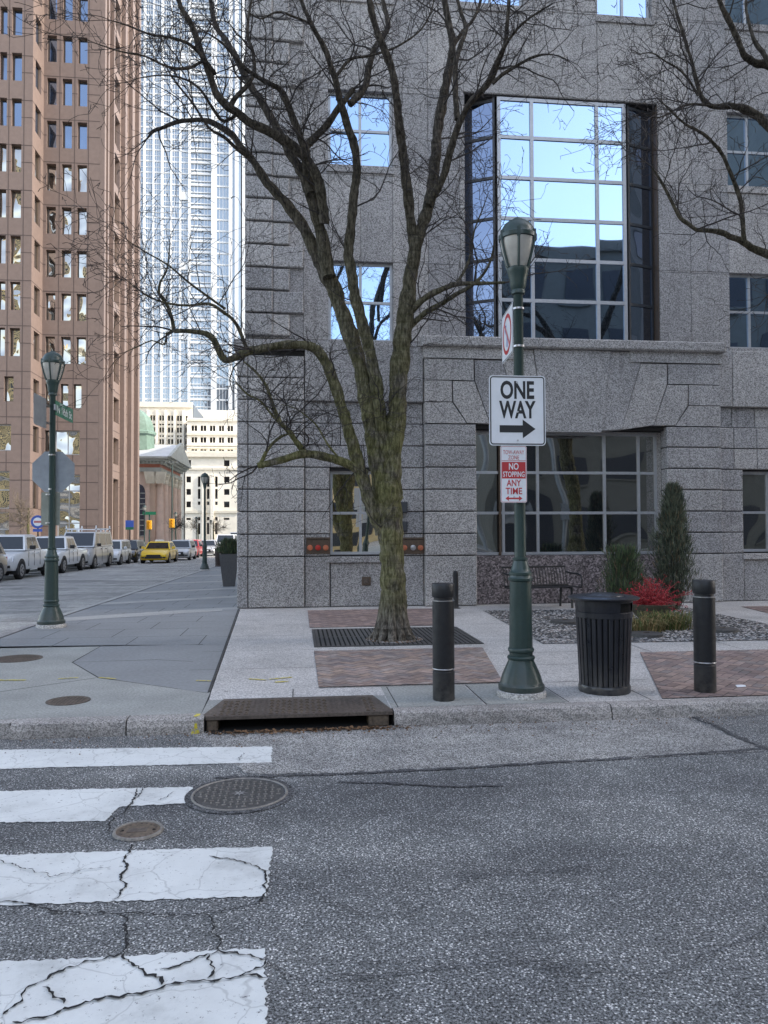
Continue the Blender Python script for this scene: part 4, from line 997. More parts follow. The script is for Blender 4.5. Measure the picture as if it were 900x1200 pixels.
# ---- manhole covers
def disc(mb, r, z, mat, rx=1, n=48): mb.face([(r*rx*math.cos(2*math.pi*k/n), r*math.sin(2*math.pi*k/n), z) for k in range(n)], mat)
p = G(281, 931.5, RZ); rx_ = .95*(G(338,932,RZ)-G(224,932,RZ)).length/2
mh = thing('manhole_cover', 'large round manhole cover with a studded pattern at the end of a crossing stripe', 'manhole cover', (p.x, p.y, RZ))
b = MB(); b.lathe([(rx_+.012,.004),(rx_+.008,.014),(rx_-.002,.015),(rx_-.008,.006)], (0,0,0), MT['rim_iron'], 64); b.lathe([(rx_+.05,.0055),(rx_+.01,.009)], (0,0,0), MT['tar'], 48); b.build('rim', mh)
b = MB(); disc(b, rx_-.017, .0095, MT['iron_dark'], 1, 64); n = 8
for i in range(-n, n+1):
    for j in range(-n, n+1):
        s = .042; x, y = i*s, j*s
        if math.hypot(x, y) > rx_-.045 or (abs(i) < 2 and abs(j) < 2): continue
        w, h = (.013,.0045) if (i+j) % 2 else (.0045,.013); b.box(x-w,x+w,y-h,y+h,.0096,.0155,MT['rim_iron'])
for k in range(8):
    a = k*math.pi/4; b.face([(.012*math.cos(a-1),.012*math.sin(a-1),.0135),(.055*math.cos(a),.055*math.sin(a),.0125),(.012*math.cos(a+1),.012*math.sin(a+1),.0135)], MT['steel'])
b.build('cover', mh)
p = G(162, 975, RZ)
mh2 = thing('manhole_cover', 'small tan round valve cover sitting on a road crack between two crossing stripes', 'manhole cover', (p.x, p.y, RZ))
b = MB(); b.lathe([(.142,.004),(.138,.016),(.126,.017),(.122,.008)], (0,0,0), MT['rim_iron'], 48); b.build('rim', mh2)
b = MB(); disc(b, .123, .011, MT['rust']); b.box(-.06,.05,-.03,.03,.0112,.013,MT['iron']); b.box(-.1,-.08,-.012,.012,.0112,.0118,MT['black_hole']); b.box(.08,.1,-.012,.012,.0112,.0118,MT['black_hole'])
for k in range(20):
    a = k*math.pi/10; b.box(.1*math.cos(a)-.006,.1*math.cos(a)+.006,.1*math.sin(a)-.004,.1*math.sin(a)+.004,.0112,.0135,MT['iron'])
b.build('cover', mh2)
for px, py, rad, lab in ((80,821.5,.2,'round rusty grate cover in the concrete corner pad near the kerb'), (20,772,.3,'brown round cover in the corner pavement near the lamp post')):
    p = G(px, py); m_ = thing('manhole_cover', lab, 'manhole cover', (p.x, p.y, .0))
    b = MB(); b.lathe([(rad,.002),(rad-.002,.008),(rad-.022,.008),(rad-.025,.004)], (0,0,0), MT['iron'], 48); b.build('rim', m_)
    b = MB(); disc(b, rad-.02, .006, MT['rust'])
    n = int(rad/.034)
    for i in range(-n, n+1):
        for j in range(-n, n+1):
            x, y = i*.034, j*.034
            if math.hypot(x,y) < rad-.045: b.box(x-.011,x+.011,y-.011,y+.011,.0062,.0085,MT['iron'])
    b.build('cover', m_)
for px, py, lab in ((661.5,730.5,'flat dark round lid lying in the pebbles behind the lamp post'), (757,746,'dark round lid in the pebbles right behind the litter bin'), (846,740.5,'dark flat round lid in the pebbles to the right of the far bollard')):
    p = G(px, py); m_ = thing('utility_lid', lab, 'lid', (p.x, p.y, .03), 0, 'dark lids in the pebble bed')
    b = MB(); b.lathe([(.24,-.03),(.24,.02),(.225,.028),(.01,.03)], (0,0,0), MT['iron_dark'], 32); b.build('cover', m_); b = MB(); b.tube([(-.05,-.02,.03),(-.03,-.02,.04),(.03,-.02,.04),(.05,-.02,.03)], .006, MT['iron'], 6); b.build('handle', m_)

p = G(868, 806); t = thing('paper_scrap', 'small crumpled white paper scrap on the brick paving near the right bollard', 'litter', (p.x, p.y, .012)); b = MB(); b.raw([(-.05,-.02,0),(.04,-.03,.004),(.06,.015,.012),(.0,.03,.002),(-.045,.02,.014),(.005,0,.02)], [(0,1,5),(1,2,5),(2,3,5),(3,4,5),(4,0,5)], MT['white']); b.build('paper', t)
# ---- tree grate
tg = thing('tree_grate', 'dark slotted iron tree grate set in the paving around the trunk', 'tree grate', (0,0,0))
b = MB(); b.box(.22,.26,10.63,12.52,.004,.014,MT['iron_dark']); b.box(2.56,2.6,10.63,12.52,.004,.014,MT['iron_dark']); b.box(.26,2.56,10.63,10.67,.004,.014,MT['iron_dark']); b.box(.26,2.56,12.48,12.52,.004,.014,MT['iron_dark']); b.build('frame', tg)
b = MB(); b.face([(.25,10.66,.0055),(2.57,10.66,.0055),(2.57,12.49,.0055),(.25,12.49,.0055)], MT['black_hole']); b.build('pit_darkness', tg)  # flat black sheet just under the bars imitates the shade between them
b = MB(); TX, TY = 1.4, 11.25
for i in range(34):
    x = .285+i*.068
    if x > 2.54: break
    for y0, y1 in ((10.67,11.56),(11.6,12.48)):
        if abs(x-TX) < .4:
            if y0 < TY < y1:
                hh = math.sqrt(.16-(x-TX)**2); segs = [(y0, TY-hh), (TY+hh, y1)]
            else:
                hh = math.sqrt(.16-(x-TX)**2); segs = [(max(y0, TY+hh), y1)]
        else: segs = [(y0, y1)]
        for a, c in segs:
            if c-a > .03: b.box(x-.021, x+.021, a, c, .006, .0125, MT['iron_dark'])
b.box(.26,1.0,11.56,11.6,.006,.013,MT['iron_dark']); b.box(1.8,2.56,11.56,11.6,.006,.013,MT['iron_dark'])
b.build('bars', tg)
b = MB(); rnd = random.Random(4)
for i in range(900):
    a, r = rnd.uniform(0,6.283), rnd.uniform(.2,.42); x, y = TX+r*math.cos(a), TY+r*math.sin(a); s = rnd.uniform(.006,.016)
    b.raw([(x-s,y,.007),(x,y-s,.007),(x+s,y,.007),(x,y+s,.007),(x,y,.007+s)], [(0,1,4),(1,2,4),(2,3,4),(3,0,4)], MT['kerb'] if rnd.random() < .6 else MT['leaf'])
o = b.build('gravel'); o['kind'] = 'stuff'; o['label'] = 'crushed gravel around the foot of the tree trunk'; o['category'] = 'gravel'

# ---- bench: curved strap-metal bench, back to the left
bp = G(622, 716); bn = thing('bench', 'black metal strap bench with curled arms under the ground floor window', 'bench', (5.0, 15.35, 0), R(12))
def bar(mb, pts, r=.016, seg=6): mb.tube(pts, r, BL, seg)
b = MB()
for i in range(13):
    y = -.26+i*.04
    b.box(-.75, .75, y-.014, y+.014, .43-.0*abs(i-6), .438, BL)
b.box(-.76,-.73,-.28,.24,.41,.43,BL); b.box(.73,.76,-.28,.24,.41,.43,BL); b.build('seat', bn)
b = MB()
for i in range(22):
    x = -.73+i*.0695; b.tube([(x,.24,.43),(x,.27,.5),(x,.29,.62),(x,.32,.74),(x,.37,.83)], .011, BL, 5)
bar(b, [(-.75,.37,.83),(.75,.37,.83)], .02, 8); bar(b, [(-.75,.25,.45),(.75,.25,.45)], .018, 8); b.build('backrest', bn)
for s in (-1, 1):
    b = MB(); bar(b, [(s*.75,.33,.72),(s*.75,.15,.7),(s*.75,-.12,.7),(s*.75,-.24,.66),(s*.75,-.28,.58),(s*.75,-.27,.44)], .018, 8); b.build('armrest', bn)
    b = MB(); bar(b, [(s*.55,-.2,.42),(s*.55,-.22,.0)], .025, 8); bar(b, [(s*.55,.2,.42),(s*.55,.24,.0)], .025, 8); bar(b, [(s*.55,-.2,.41),(s*.55,.2,.41)], .02, 6); b.build('leg', bn)

# ================================================================== TREES
def smooth_path(pts, rad, step):
    """Catmull-Rom through 3d points, resampled"""
    P = [Vector(p) for p in pts]; n = len(P); out = []; rr = []
    for i in range(n-1):
        p0, p1, p2, p3 = P[max(i-1,0)], P[i], P[i+1], P[min(i+2,n-1)]
        m = max(2, int((p2-p1).length/step))
        for k in range(m):
            t = k/m; t2, t3 = t*t, t*t*t
            out.append(.5*((2*p1)+(p2-p0)*t+(2*p0-5*p1+4*p2-p3)*t2+(3*p1-p0-3*p2+p3)*t3)); rr.append(rad[i]+(rad[i+1]-rad[i])*t)
    out.append(P[-1]); rr.append(rad[-1]); return out, rr

class Twigs:
    def __init__(s, mb, mat, seed, budget): s.mb, s.mat, s.r, s.n, s.budget = mb, mat, random.Random(seed), 0, budget
    def grow(s, p, d, L, r, lvl, up=.25):
        if s.n > s.budget or L < .05: return
        s.n += 1; rnd = s.r
        k = max(2, int(L/.11)); pts = [p]; rad = [r]; q = p.copy(); d = d.normalized(); kids = []
        for i in range(k):
            d = (d+Vector((rnd.gauss(0,.2), rnd.gauss(0,.16), rnd.gauss(0,.17)+.05*up))).normalized()
            q = q+d*(L/k); pts.append(q.copy()); rad.append(max(.003, r*(1-.65*(i+1)/k)))
            if lvl > 0 and rnd.random() < (.8 if lvl > 1 else .62): kids.append((q.copy(), d.copy(), rad[-1], 1-(i+1)/k))
            elif lvl == 0 and rnd.random() < .45:    # short spur with a bud
                e = (d+Vector((rnd.gauss(0,.9), rnd.gauss(0,.9), rnd.gauss(0,.9)))).normalized(); l = rnd.uniform(.04,.1)
                s.mb.tube([q, q+e*l*.7, q+e*l], [.0036, .0046, .002], s.mat, 3, False)
        s.mb.tube(pts, rad, s.mat, 3 if r < .006 else 5, False)
        for q, d, rr, t in kids:
            perp = d.cross(Vector((rnd.gauss(0,1), rnd.gauss(0,1), rnd.gauss(0,1)))).normalized()
            e = d*rnd.uniform(.35,.8)+perp*rnd.uniform(.6,1)+Vector((0,0,.22*up))
            s.grow(q, e, L*rnd.uniform(.32,.66)*(.45+.55*t+.15), max(.0032, rr*rnd.uniform(.5,.75)), lvl-1, up)

YT = 11.25
SC = 11.25*1.0/900
def limb_pts(pxs, y0, y1):
    n = len(pxs); return [AY(x, y, y0+(y1-y0)*i/(n-1)) for i, (x, y) in enumerate(pxs)]
def tree_from(limbs, name_root, seed, density, budget, twig_mat=None, lateral=1.0):
    """limbs: (pixels, radii in px, depth start, depth end, twig strength). returns (trunk mesh builder, twig mesh builder)"""
    tb, cb = MB(), MB(); rnd = random.Random(seed); tw = Twigs(cb, twig_mat or MT['twig'], seed, budget)
    for pxs, rad, y0, y1, dens in limbs:
        rad = [q*(.86 if q > 13 else .9) for q in rad] if name_root == 'slim' else rad
        pts = limb_pts(pxs, y0, y1); r = [a*SC for a in rad]
        P, Q = smooth_path(pts, r, .06)
        ph = rnd.uniform(0, 9)
        Q = [q*(1+.05*math.sin(i*1.3+ph)+.035*math.sin(i*.47+ph*2)) for i, q in enumerate(Q)]
        P = [p+Vector((rnd.gauss(0,1), rnd.gauss(0,1), 0))*min(.004, q*.06) for p, q in zip(P, Q)]
        thick = max(rad)
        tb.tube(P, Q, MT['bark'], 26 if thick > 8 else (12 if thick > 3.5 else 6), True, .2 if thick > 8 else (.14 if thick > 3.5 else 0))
        L = 0
        for i in range(1, len(P)-1):
            if Q[i] > 10.5*SC: continue
            L += (P[i]-P[i-1]).length
            if rnd.random() < dens*density*(P[i]-P[i-1]).length:
                t = (P[i+1]-P[i-1]).normalized(); perp = t.cross(Vector((rnd.gauss(0,1), rnd.gauss(0,1)*.8, rnd.gauss(0,1)))).normalized()
                d = t*rnd.uniform(.1,.75)+perp*lateral+Vector((0,0,.2)); 
                ln = rnd.choice([.35,.5,.7,.95,1.3]); tw.grow(P[i], d, ln*rnd.uniform(.7,1.15), min(Q[i]*.5, .004+.0075*ln), 2 if ln > .5 else 1)
        e = P[-1]; d = (P[-1]-P[-3]).normalized()
        if dens > 0:
            for k in range(2): tw.grow(e, d+Vector((rnd.gauss(0,.3),rnd.gauss(0,.3),rnd.gauss(0,.3))), rnd.uniform(.6,1.1), min(max(Q[-1]*.7,.005), .014), 2)
    return tb, cb, tw
D = 1.0
L_ = [
 # trunk with root flare and the main forks
 ([(460,752),(460,744),(461,730),(461,705),(460,680),(459,655),(458,630),(457,605),(455,585),(454,566)], [25,21.5,18.2,17,16.3,15.8,16,17.2,18.5,17.5], YT, YT, 0),
 ([(448,625),(434,588),(421,548),(409,505),(399,472),(388,440),(378,418),(368,408)], [9,8.6,8.2,7.6,7,6.8,6.6,6.2], YT, YT-.25, .5),
 ([(368,408),(355,404),(337,404),(320,406),(305,409),(290,412),(272,420),(264,422),(257,412),(251,399),(241,391),(222,388),(204,388)], [6.2,6,5.6,5.2,5,4.8,4.5,4.4,3.9,3.7,3.1,2.7,2.4], YT-.25, YT-.7, 1.2),
 ([(204,388),(202,376),(197,360),(190,349),(186,343),(188,330),(195,318),(198,300),(199,284)], [2.4,2.2,2,1.9,1.9,1.3,1.1,.8,.5], YT-.7, YT-.9, 1.6),
 ([(204,388),(195,391),(193,404),(178,399),(164,405),(150,411)], [1.6,1.3,1.1,.9,.8,.5], YT-.7, YT-.6, 1.2),
 ([(290,411),(277,380),(262,366),(245,356),(222,358),(200,356),(175,348),(150,330)], [2.6,2.2,1.9,1.8,1.6,1.3,1,.6], YT-.4, YT-1.2, 1.5),
 ([(264,362),(240,345),(220,330),(196,310),(170,295),(150,282)], [1.7,1.4,1.2,1,.8,.5], YT-.6, YT-1.3, 1.5),
 ([(428,556),(414,547),(400,541),(380,535),(355,532),(330,539),(302,546)], [6.5,6.2,5.8,5.4,5.2,4.7,3.6], YT-.05, YT-.4, .8),
 ([(357,532),(349,520),(339,506),(328,494),(318,470),(312,452),(300,436),(286,424)], [4.2,3.8,3.3,2.9,2.3,1.9,1.5,1], YT-.2, YT-.5, 1.8),
 ([(305,544),(315,525),(330,511),(342,508)], [2.6,2.2,1.8,1.2], YT-.4, YT-.2, 1.2),
 ([(339,506),(322,490),(305,470),(290,462),(276,448)], [2,1.6,1.3,1,.6], YT-.4, YT-.9, 1.6),
 ([(400,540),(385,522),(372,500),(362,490),(345,478),(330,474)], [1.6,1.3,1.1,.9,.7,.5], YT-.2, YT-.6, 1.2),
 # left ascending limb
 ([(450,590),(443,545),(436,505),(430,470),(424,440),(415,405),(403,372),(391,338),(378,312),(366,288),(354,264),(340,244),(325,227),(312,212),(303,198),(295,186)], [12,11.5,10.8,10.2,9.9,10,10,10,9.6,8.2,7.4,7,6.5,5.8,5.2,4.6], YT, YT+.5, .35),
 ([(295,186),(284,175),(272,158),(255,147),(240,141),(222,141),(207,143),(192,149),(180,154),(172,163)], [5.2,5,4.6,3.8,3.3,3,2.8,2.6,2,1.2], YT+.5, YT+.9, 1.3),
 ([(303,198),(290,184),(275,172),(262,160),(245,150),(225,120),(205,95),(190,70)], [3.4,3,2.6,2.2,1.8,1.5,1.2,.7], YT+.5, YT+.1, 1.6),
 ([(386,325),(380,295),(375,268),(369,245),(364,228),(361,205),(359,185),(357,172)], [9,8.5,8,7.5,7.2,7,6.6,6.2], YT+.1, YT-.2, .3),
 ([(357,174),(348,150),(340,130),(332,110),(324,102),(308,94),(292,84),(278,70),(262,52),(245,40)], [5,4.6,4.2,3.8,3.3,3,2.6,2.2,1.6,1], YT-.2, YT-.8, 1.4),
 ([(358,172),(372,158),(384,146),(393,132),(405,116),(414,104)], [5.2,4.8,4.4,4.2,3.8,3.2], YT-.2, YT-.15, .6),
 ([(380,262),(378,240),(374,214),(362,190),(344,172),(326,160),(307,150),(290,142),(278,132),(268,126),(255,112),(246,88),(236,62),(226,32),(212,8),(204,-20)], [6.8,6.5,6.3,6.1,6,5.8,5.6,5.2,4.8,4.8,4.4,4.2,3.8,3.4,3,2.6], YT-.1, YT-1.2, .9),
 ([(268,127),(278,112),(290,100),(298,84),(296,60),(290,40),(292,15),(298,-15)], [3.5,3.2,2.9,2.6,2.2,2,1.7,1.4], YT-.5, YT-.2, 1.4),
 ([(364,228),(352,200),(338,176),(322,146),(306,118),(292,98),(276,66),(264,46),(252,28),(246,-10)], [6.2,6,5.8,5.4,5,4.8,4.2,3.8,3.4,2.8], YT-.15, YT+.7, .9),
 ([(252,87),(240,70),(222,52),(200,44),(175,40),(150,30),(130,24)], [2.6,2.2,1.9,1.5,1.2,.9,.5], YT-.9, YT-1.8, 1.8),
 ([(240,70),(220,80),(196,78),(170,66),(140,60),(110,50)], [2,1.7,1.4,1.1,.8,.5], YT-.9, YT-2.1, 1.8),
 ([(280,133),(262,142),(250,128),(234,104),(214,92),(190,88),(160,92)], [2.4,2.1,1.8,1.5,1.2,.9,.5], YT-.5, YT-1.2, 1.7),
 # centre limb
 ([(462,580),(452,530),(445,480),(438,433),(428,392),(417,352),(412,322),(409,293),(412,255),(416,220),(418,196),(416,176),(411,158),(406,143),(402,130),(398,117)], [10,9.3,8.6,8,7.7,7.2,6.8,6.5,6.1,5.8,5.6,5.4,5,4.7,4.5,4.2], YT+.05, YT-.5, .35),
 ([(398,117),(394,98),(388,78),(380,56),(370,38),(360,18),(350,-8)], [4.4,4,3.6,3.3,3,2.6,2.1], YT-.5, YT-.9, 1.3),
 ([(410,122),(420,112),(429,98),(432,78),(440,55),(449,42),(455,30),(452,14),(446,-8)], [4.6,4.6,4.4,4.2,4,3.8,3.4,3,2.6], YT-.4, YT+.2, 1.0),
 ([(392,92),(410,70),(430,66),(452,60),(470,52),(492,36),(505,14),(510,-10)], [2.2,2,1.8,1.6,1.4,1.2,1,.8], YT-.5, YT-.2, 1.6),
 ([(376,48),(366,30),(345,20),(325,14),(305,22),(288,12)], [2,1.7,1.5,1.2,.9,.5], YT-.8, YT-1.4, 1.7),
 # right main limb
 ([(455,590),(459,545),(463,505),(466,468),(468,433),(472,398),(475,367),(478,345),(481,325),(485,300),(490,280)], [13,13,12.6,12,11.8,11.4,11,10.8,9.3,8.4,8], YT+.02, YT-.2, .2),
 ([(486,296),(481,257),(478,230),(475,205),(472,176),(468,147),(465,118),(461,88),(454,66),(446,48),(438,24),(431,-10)], [7,6.6,6.3,6,5.7,5.4,5.1,4.8,4.7,4.4,4,3.5], YT-.15, YT-.9, .7),
 ([(489,285),(495,264),(503,238),(507,215),(510,185),(512,158),(517,126),(523,98),(528,72),(530,48),(525,24),(519,-10)], [8,7.6,7.4,7.2,7,6.8,6.5,6.2,5.6,5,4.4,3.8], YT-.2, YT+.4, .6),
 ([(503,240),(512,222),(520,205),(527,180),(533,158),(540,140),(550,122),(562,108),(574,96),(584,74),(592,50),(595,22),(597,-8)], [5.2,5,4.8,4.6,4.4,4.2,4,3.6,3.3,3,2.7,2.4,2], YT-.2, YT-1.0, 1.1),
 ([(536,140),(534,110),(534,74),(540,52),(546,34),(540,14),(534,-8)], [4,3.7,3.4,3.1,2.8,2.4,2], YT-.3, YT+.3, 1.1),
 ([(577,98),(588,88),(604,78),(622,68),(636,64),(648,64)], [2.6,2.3,2,1.7,1.4,.8], YT-.8, YT-1.3, 1.7),
 ([(566,108),(578,80),(590,56),(608,32),(625,18),(648,4)], [2.4,2.1,1.9,1.5,1.2,.7], YT-.7, YT-1.5, 1.6),
 ([(528,60),(540,40),(556,20),(566,-8)], [3,2.7,2.3,1.8], YT+.3, YT+.8, 1.3),
 ([(479,368),(490,356),(505,345),(520,338),(534,333),(550,332),(568,332),(592,331)], [5,4.4,3.9,3.4,3.1,2.7,2.3,1.4], YT-.1, YT-.9, 1.1),
 ([(481,382),(498,367),(519,355),(534,345),(549,337),(566,322),(576,302),(580,280)], [4.2,3.8,3.4,2.9,2.4,2,1.5,.8], YT-.1, YT-.6, 1.2),
 ([(534,333),(545,316),(552,296),(556,270),(566,244),(572,226)], [2,1.7,1.4,1.1,.8,.5], YT-.5, YT-.2, 1.7),
]
tb, cb, tw = tree_from(L_, 'slim', 21, 4.4, 14000)
for k in range(11):   # root flare
    a = k*.571; c0 = G(460,750); rr = .29*(1+.16*math.sin(k*2.7)); 
    c0 = Vector((AY(460,750,YT).x, YT, 0))
    qs = [c0+Vector((q*math.cos(a),q*math.sin(a),z)) for q, z in ((.12,.7),(.145,.5),(.165,.32),(.195,.17),(.235,.07),(rr+.02,-.02))]
    tb.tube(qs, [.045,.055,.064,.07,.065,.05], MT['bark'], 12, True, .15)
tree = thing('street_tree', 'large bare street tree with mossy trunk and several ascending limbs in the paved square', 'tree', (0,0,0), 0, 'bare trees')
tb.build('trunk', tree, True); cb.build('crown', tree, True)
print('twigs', tw.n, len(cb.f))
YR = 10.6
L2 = [
 ([(1010,762),(1008,700),(1004,620),(1000,540),(996,470),(990,400),(985,350)], [24,20,18,17.5,17.5,17,15], YR, YR, 0),
 ([(985,360),(960,335),(930,312),(900,298),(880,290),(870,283),(855,277),(844,272),(830,270),(816,269),(806,262),(796,254),(788,238),(780,222),(772,208),(764,196)], [8,6.5,5.5,4.6,4,3.8,3.4,3,2.7,2.4,2.2,2,1.8,1.6,1.3,.9], YR, YR-.6, 1.1),
 ([(872,282),(870,258),(868,236),(858,208),(848,184),(838,170),(828,160),(816,152),(804,146),(790,134),(776,120)], [3.1,2.9,2.7,2.4,2.2,2,1.8,1.6,1.4,1.1,.7], YR-.3, YR-1.1, 1.3),
 ([(985,355),(975,300),(962,240),(944,196),(925,166),(902,150),(888,136),(872,128),(856,124),(843,125),(832,124),(822,113),(816,94),(810,70),(800,38),(790,4),(786,-20)], [12,9.5,8,7,6,5.2,4.8,4.4,3.8,3.3,3,2.6,2.3,2,1.8,1.5,1.2], YR, YR+.2, 1.0),
 ([(832,124),(812,122),(796,126),(782,134),(768,138),(752,132)], [1.8,1.5,1.2,1,.8,.5], YR+.1, YR-.4, 1.6),
 ([(985,340),(975,240),(950,160),(925,105),(902,78),(886,74),(872,64),(866,50),(856,28),(846,8),(838,-12)], [9,7,5.6,4.8,4.2,4,3.8,3.2,2.9,2.6,2.2], YR, YR-.7, 1.0),
 ([(904,78),(894,62),(884,48),(878,28),(874,8),(876,-12)], [3,2.6,2.3,2,1.7,1.4], YR-.5, YR-.2, 1.3),
 ([(818,112),(806,92),(794,80),(780,72),(764,62),(748,64)], [1.7,1.4,1.2,1,.8,.5], YR+.1, YR-.3, 1.6),
 ([(985,345),(1010,240),(1040,140),(1060,40),(1075,-60)], [12,9,7,5,3], YR, YR+.8, .8),
]
tb, cb, tw = tree_from(L2, 'street_tree', 33, 4.2, 5000)
tree2 = thing('street_tree', 'bare tree whose limbs reach in before the right windows from beyond the picture edge', 'tree', (0,0,0), 0, 'bare trees')
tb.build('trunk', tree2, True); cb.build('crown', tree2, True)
# small bare trees in the distance
def small_tree(x, y, Y, H, label, seed, mat, spread=1.0, n=9):
    c = AY(x, y, Y); base = Vector((c.x, Y, gz(Y)))
    t = thing('bare_tree', label, 'tree', base, 0, 'small bare trees down the side street')
    tb, cb = MB(), MB(); rnd = random.Random(seed); tw = Twigs(cb, mat, seed, 900)
    tb.tube([(0,0,0),(.03,0,H*.2),(-.04,.05,H*.45),(.02,0,H*.62)], [H*.022,H*.018,H*.015,H*.01], MT['bark'], 8)
    for i in range(n):
        z = H*rnd.uniform(.32,.62); a = rnd.uniform(0,6.28)
        tw.grow(Vector((0,0,z)), Vector((math.cos(a)*spread, math.sin(a)*spread, .7)), H*.42, H*.009, 3, .5)
    cb.v = [tuple(v) for v in cb.v]
    tb.build('trunk', t, True); cb.build('crown', t); return t
small_tree(33, 640, 58, 6.2, 'small pale bare tree in front of the brown tower behind the first white pickup', 3, MT['twig_light'], 1.3)
small_tree(206, 636, 100, 5.5, 'low spreading bare tree at the church corner behind the yellow cab', 5, MT['twig'], 1.6, 12)
small_tree(250, 636, 150, 8, 'far bare tree before the cream building at the end of the pavement', 8, MT['twig_light'], 1.4)
small_tree(232, 636, 170, 8, 'farthest bare tree before the cream building near the church portico', 9, MT['twig_light'], 1.4)

# ================================================================== PLANTING
def needle_shrub(name, label, cat, base, H, prof, n, mat, stems, seed, lean=.25):
    t = thing(name, label, cat, base); b = MB(); rnd = random.Random(seed)
    for i in range(n):
        u = rnd.random()**.85; z = H*u; rmax = prof(u); a = rnd.uniform(0,6.283); r = rmax*(rnd.random()**.45)*rnd.choice([1,1,1,.9,1.3])*(1+.2*math.sin(a*3+u*7+seed)+.22*math.sin(a*7-u*23+seed))
        p = Vector((r*math.cos(a), r*math.sin(a), z))
        out = Vector((math.cos(a), math.sin(a), 0))
        for k in range(4):
            d = (out*rnd.uniform(.05,.55)+Vector((rnd.gauss(0,.2),rnd.gauss(0,.2),1))).normalized(); l = rnd.uniform(.06,.2); wv = d.cross(Vector((rnd.gauss(0,1),rnd.gauss(0,1),rnd.gauss(0,1)))).normalized()*rnd.uniform(.0035,.007)
            q = p+Vector((rnd.gauss(0,.02),rnd.gauss(0,.02),rnd.gauss(0,.02)))
            b.face([q-wv*.5, q+wv*.5, q+d*l*.6+wv, q+d*l, q+d*l*.6-wv], rnd.choice([mat,mat,mat,MT['needle_dark'],MT['needle_dark'],MT['needle_dry'] if rnd.random() < .5 else mat]))
    b.build('foliage', t)
    b = MB()
    for i in range(stems):
        a = rnd.uniform(0,6.283); r = prof(.5)*.5
        b.tube([(0,0,0),(.3*r*math.cos(a),.3*r*math.sin(a),H*.25),(r*math.cos(a),r*math.sin(a),H*.7)], [.022,.015,.005], MT['twig'], 6)
    b.build('stem', t); return t
cp = AY(790, 706, 14.6)
needle_shrub('conifer', 'tall narrow grey-green evergreen against the granite pier', 'shrub', (cp.x, 14.6, 0), 2.42, lambda u: .05+.27*min(1,(u+.03)/.25)*(1-max(0,u-.4)/.6)**.6, 3000, MT['needle'], 7, 2)
sp = AY(731, 706, 14.3)
needle_shrub('evergreen_shrub', 'low bushy green evergreen behind the litter bin', 'shrub', (sp.x, 14.3, 0), 1.2, lambda u: .1+.26*math.sin(min(1,u*1.15+.12)*2.6), 1500, MT['needle2'], 8, 6)
# bowl of red-stemmed twigs
bp_ = G(764, 728)
bwl = thing('planter_bowl', 'shallow weathered planter bowl standing in the pebbles', 'planter', (bp_.x-.05, bp_.y-.05, 0))
b = MB(); b.lathe([(.16,0),(.17,.02),(.2,.06),(.33,.2),(.42,.3),(.43,.32),(.4,.32),(.3,.22)], (0,0,0), MT['stonepot'], 36); b.build('bowl', bwl, True)
b = MB(); b.lathe([(.38,.28),(.2,.3),(.01,.3)], (0,0,0), MT['leaf'], 24); b.build('soil', bwl)
rt = thing('red_winterberry', 'spray of bright red twigs and berries filling the planter bowl', 'plant', (bp_.x-.05, bp_.y-.05, .3))
b = MB(); rnd = random.Random(8)
for i in range(170):
    a = rnd.uniform(0,6.283); el = rnd.uniform(.05,1.2); d = Vector((math.cos(a)*math.cos(el), math.sin(a)*math.cos(el), math.sin(el))); l = rnd.uniform(.25,.62); p = Vector((rnd.gauss(0,.1),rnd.gauss(0,.1),0)); pts = [p]
    for k in range(4):
        p = p+d*l/4+Vector((rnd.gauss(0,.02),rnd.gauss(0,.02),rnd.gauss(0,.02)-.012*k)); pts.append(p)
        for m in range(3):
            e = Vector((rnd.gauss(0,1),rnd.gauss(0,1),rnd.gauss(0,1))).normalized(); q = p+e*rnd.uniform(.01,.05); s = rnd.uniform(.008,.016)
            b.raw([q+Vector(v)*s for v in ((1,0,0),(-1,0,0),(0,1,0),(0,-1,0),(0,0,1),(0,0,-1))], [(0,2,4),(2,1,4),(1,3,4),(3,0,4),(2,0,5),(1,2,5),(3,1,5),(0,3,5)], MT['berry'] if rnd.random() < .6 else MT['berry_dark'])
    b.tube(pts, [.006,.005,.005,.004,.003], MT['berry'], 4)
b.build('twigs', rt)
def tuft(label, c, n, H, spread, mats, seed):
    b = MB(); rnd = random.Random(seed)
    for i in range(n):
        a = rnd.uniform(0,6.283); r = spread*.55*rnd.random()**.6; p = Vector((r*math.cos(a)*1.5, r*math.sin(a), 0)); o = a+rnd.gauss(0,.5); l = H*rnd.uniform(.6,1.2); lean = rnd.uniform(.15,1.0)
        d = Vector((math.cos(o), math.sin(o), 0)); wv = Vector((-d.y, d.x, 0))*.006
        p1 = p+d*l*lean*.35+Vector((0,0,l*.65)); p2 = p+d*l*lean*.95+Vector((0,0,l*(.85-.45*lean)))
        m = MT[rnd.choice(mats)]
        b.raw([p-wv,p+wv,p1+wv*.8,p1-wv*.8,p2], [(0,1,2,3),(3,2,4)], m)
    o = b.build('grass_tuft'); o.location = c; return tag(o, label, 'grass', 'grass tufts in the pebble bed')
q = G(756, 741); tuft('dry straw-coloured grass tuft just right of the litter bin', (q.x, q.y+.05, 0), 420, .3, .42, ['drygrass','drygrass','greengrass'], 1)
q = G(785, 738); tuft('greener grass tuft in front of the tall evergreen', (q.x, q.y+.1, 0), 600, .36, .5, ['greengrass','greengrass','drygrass'], 2)
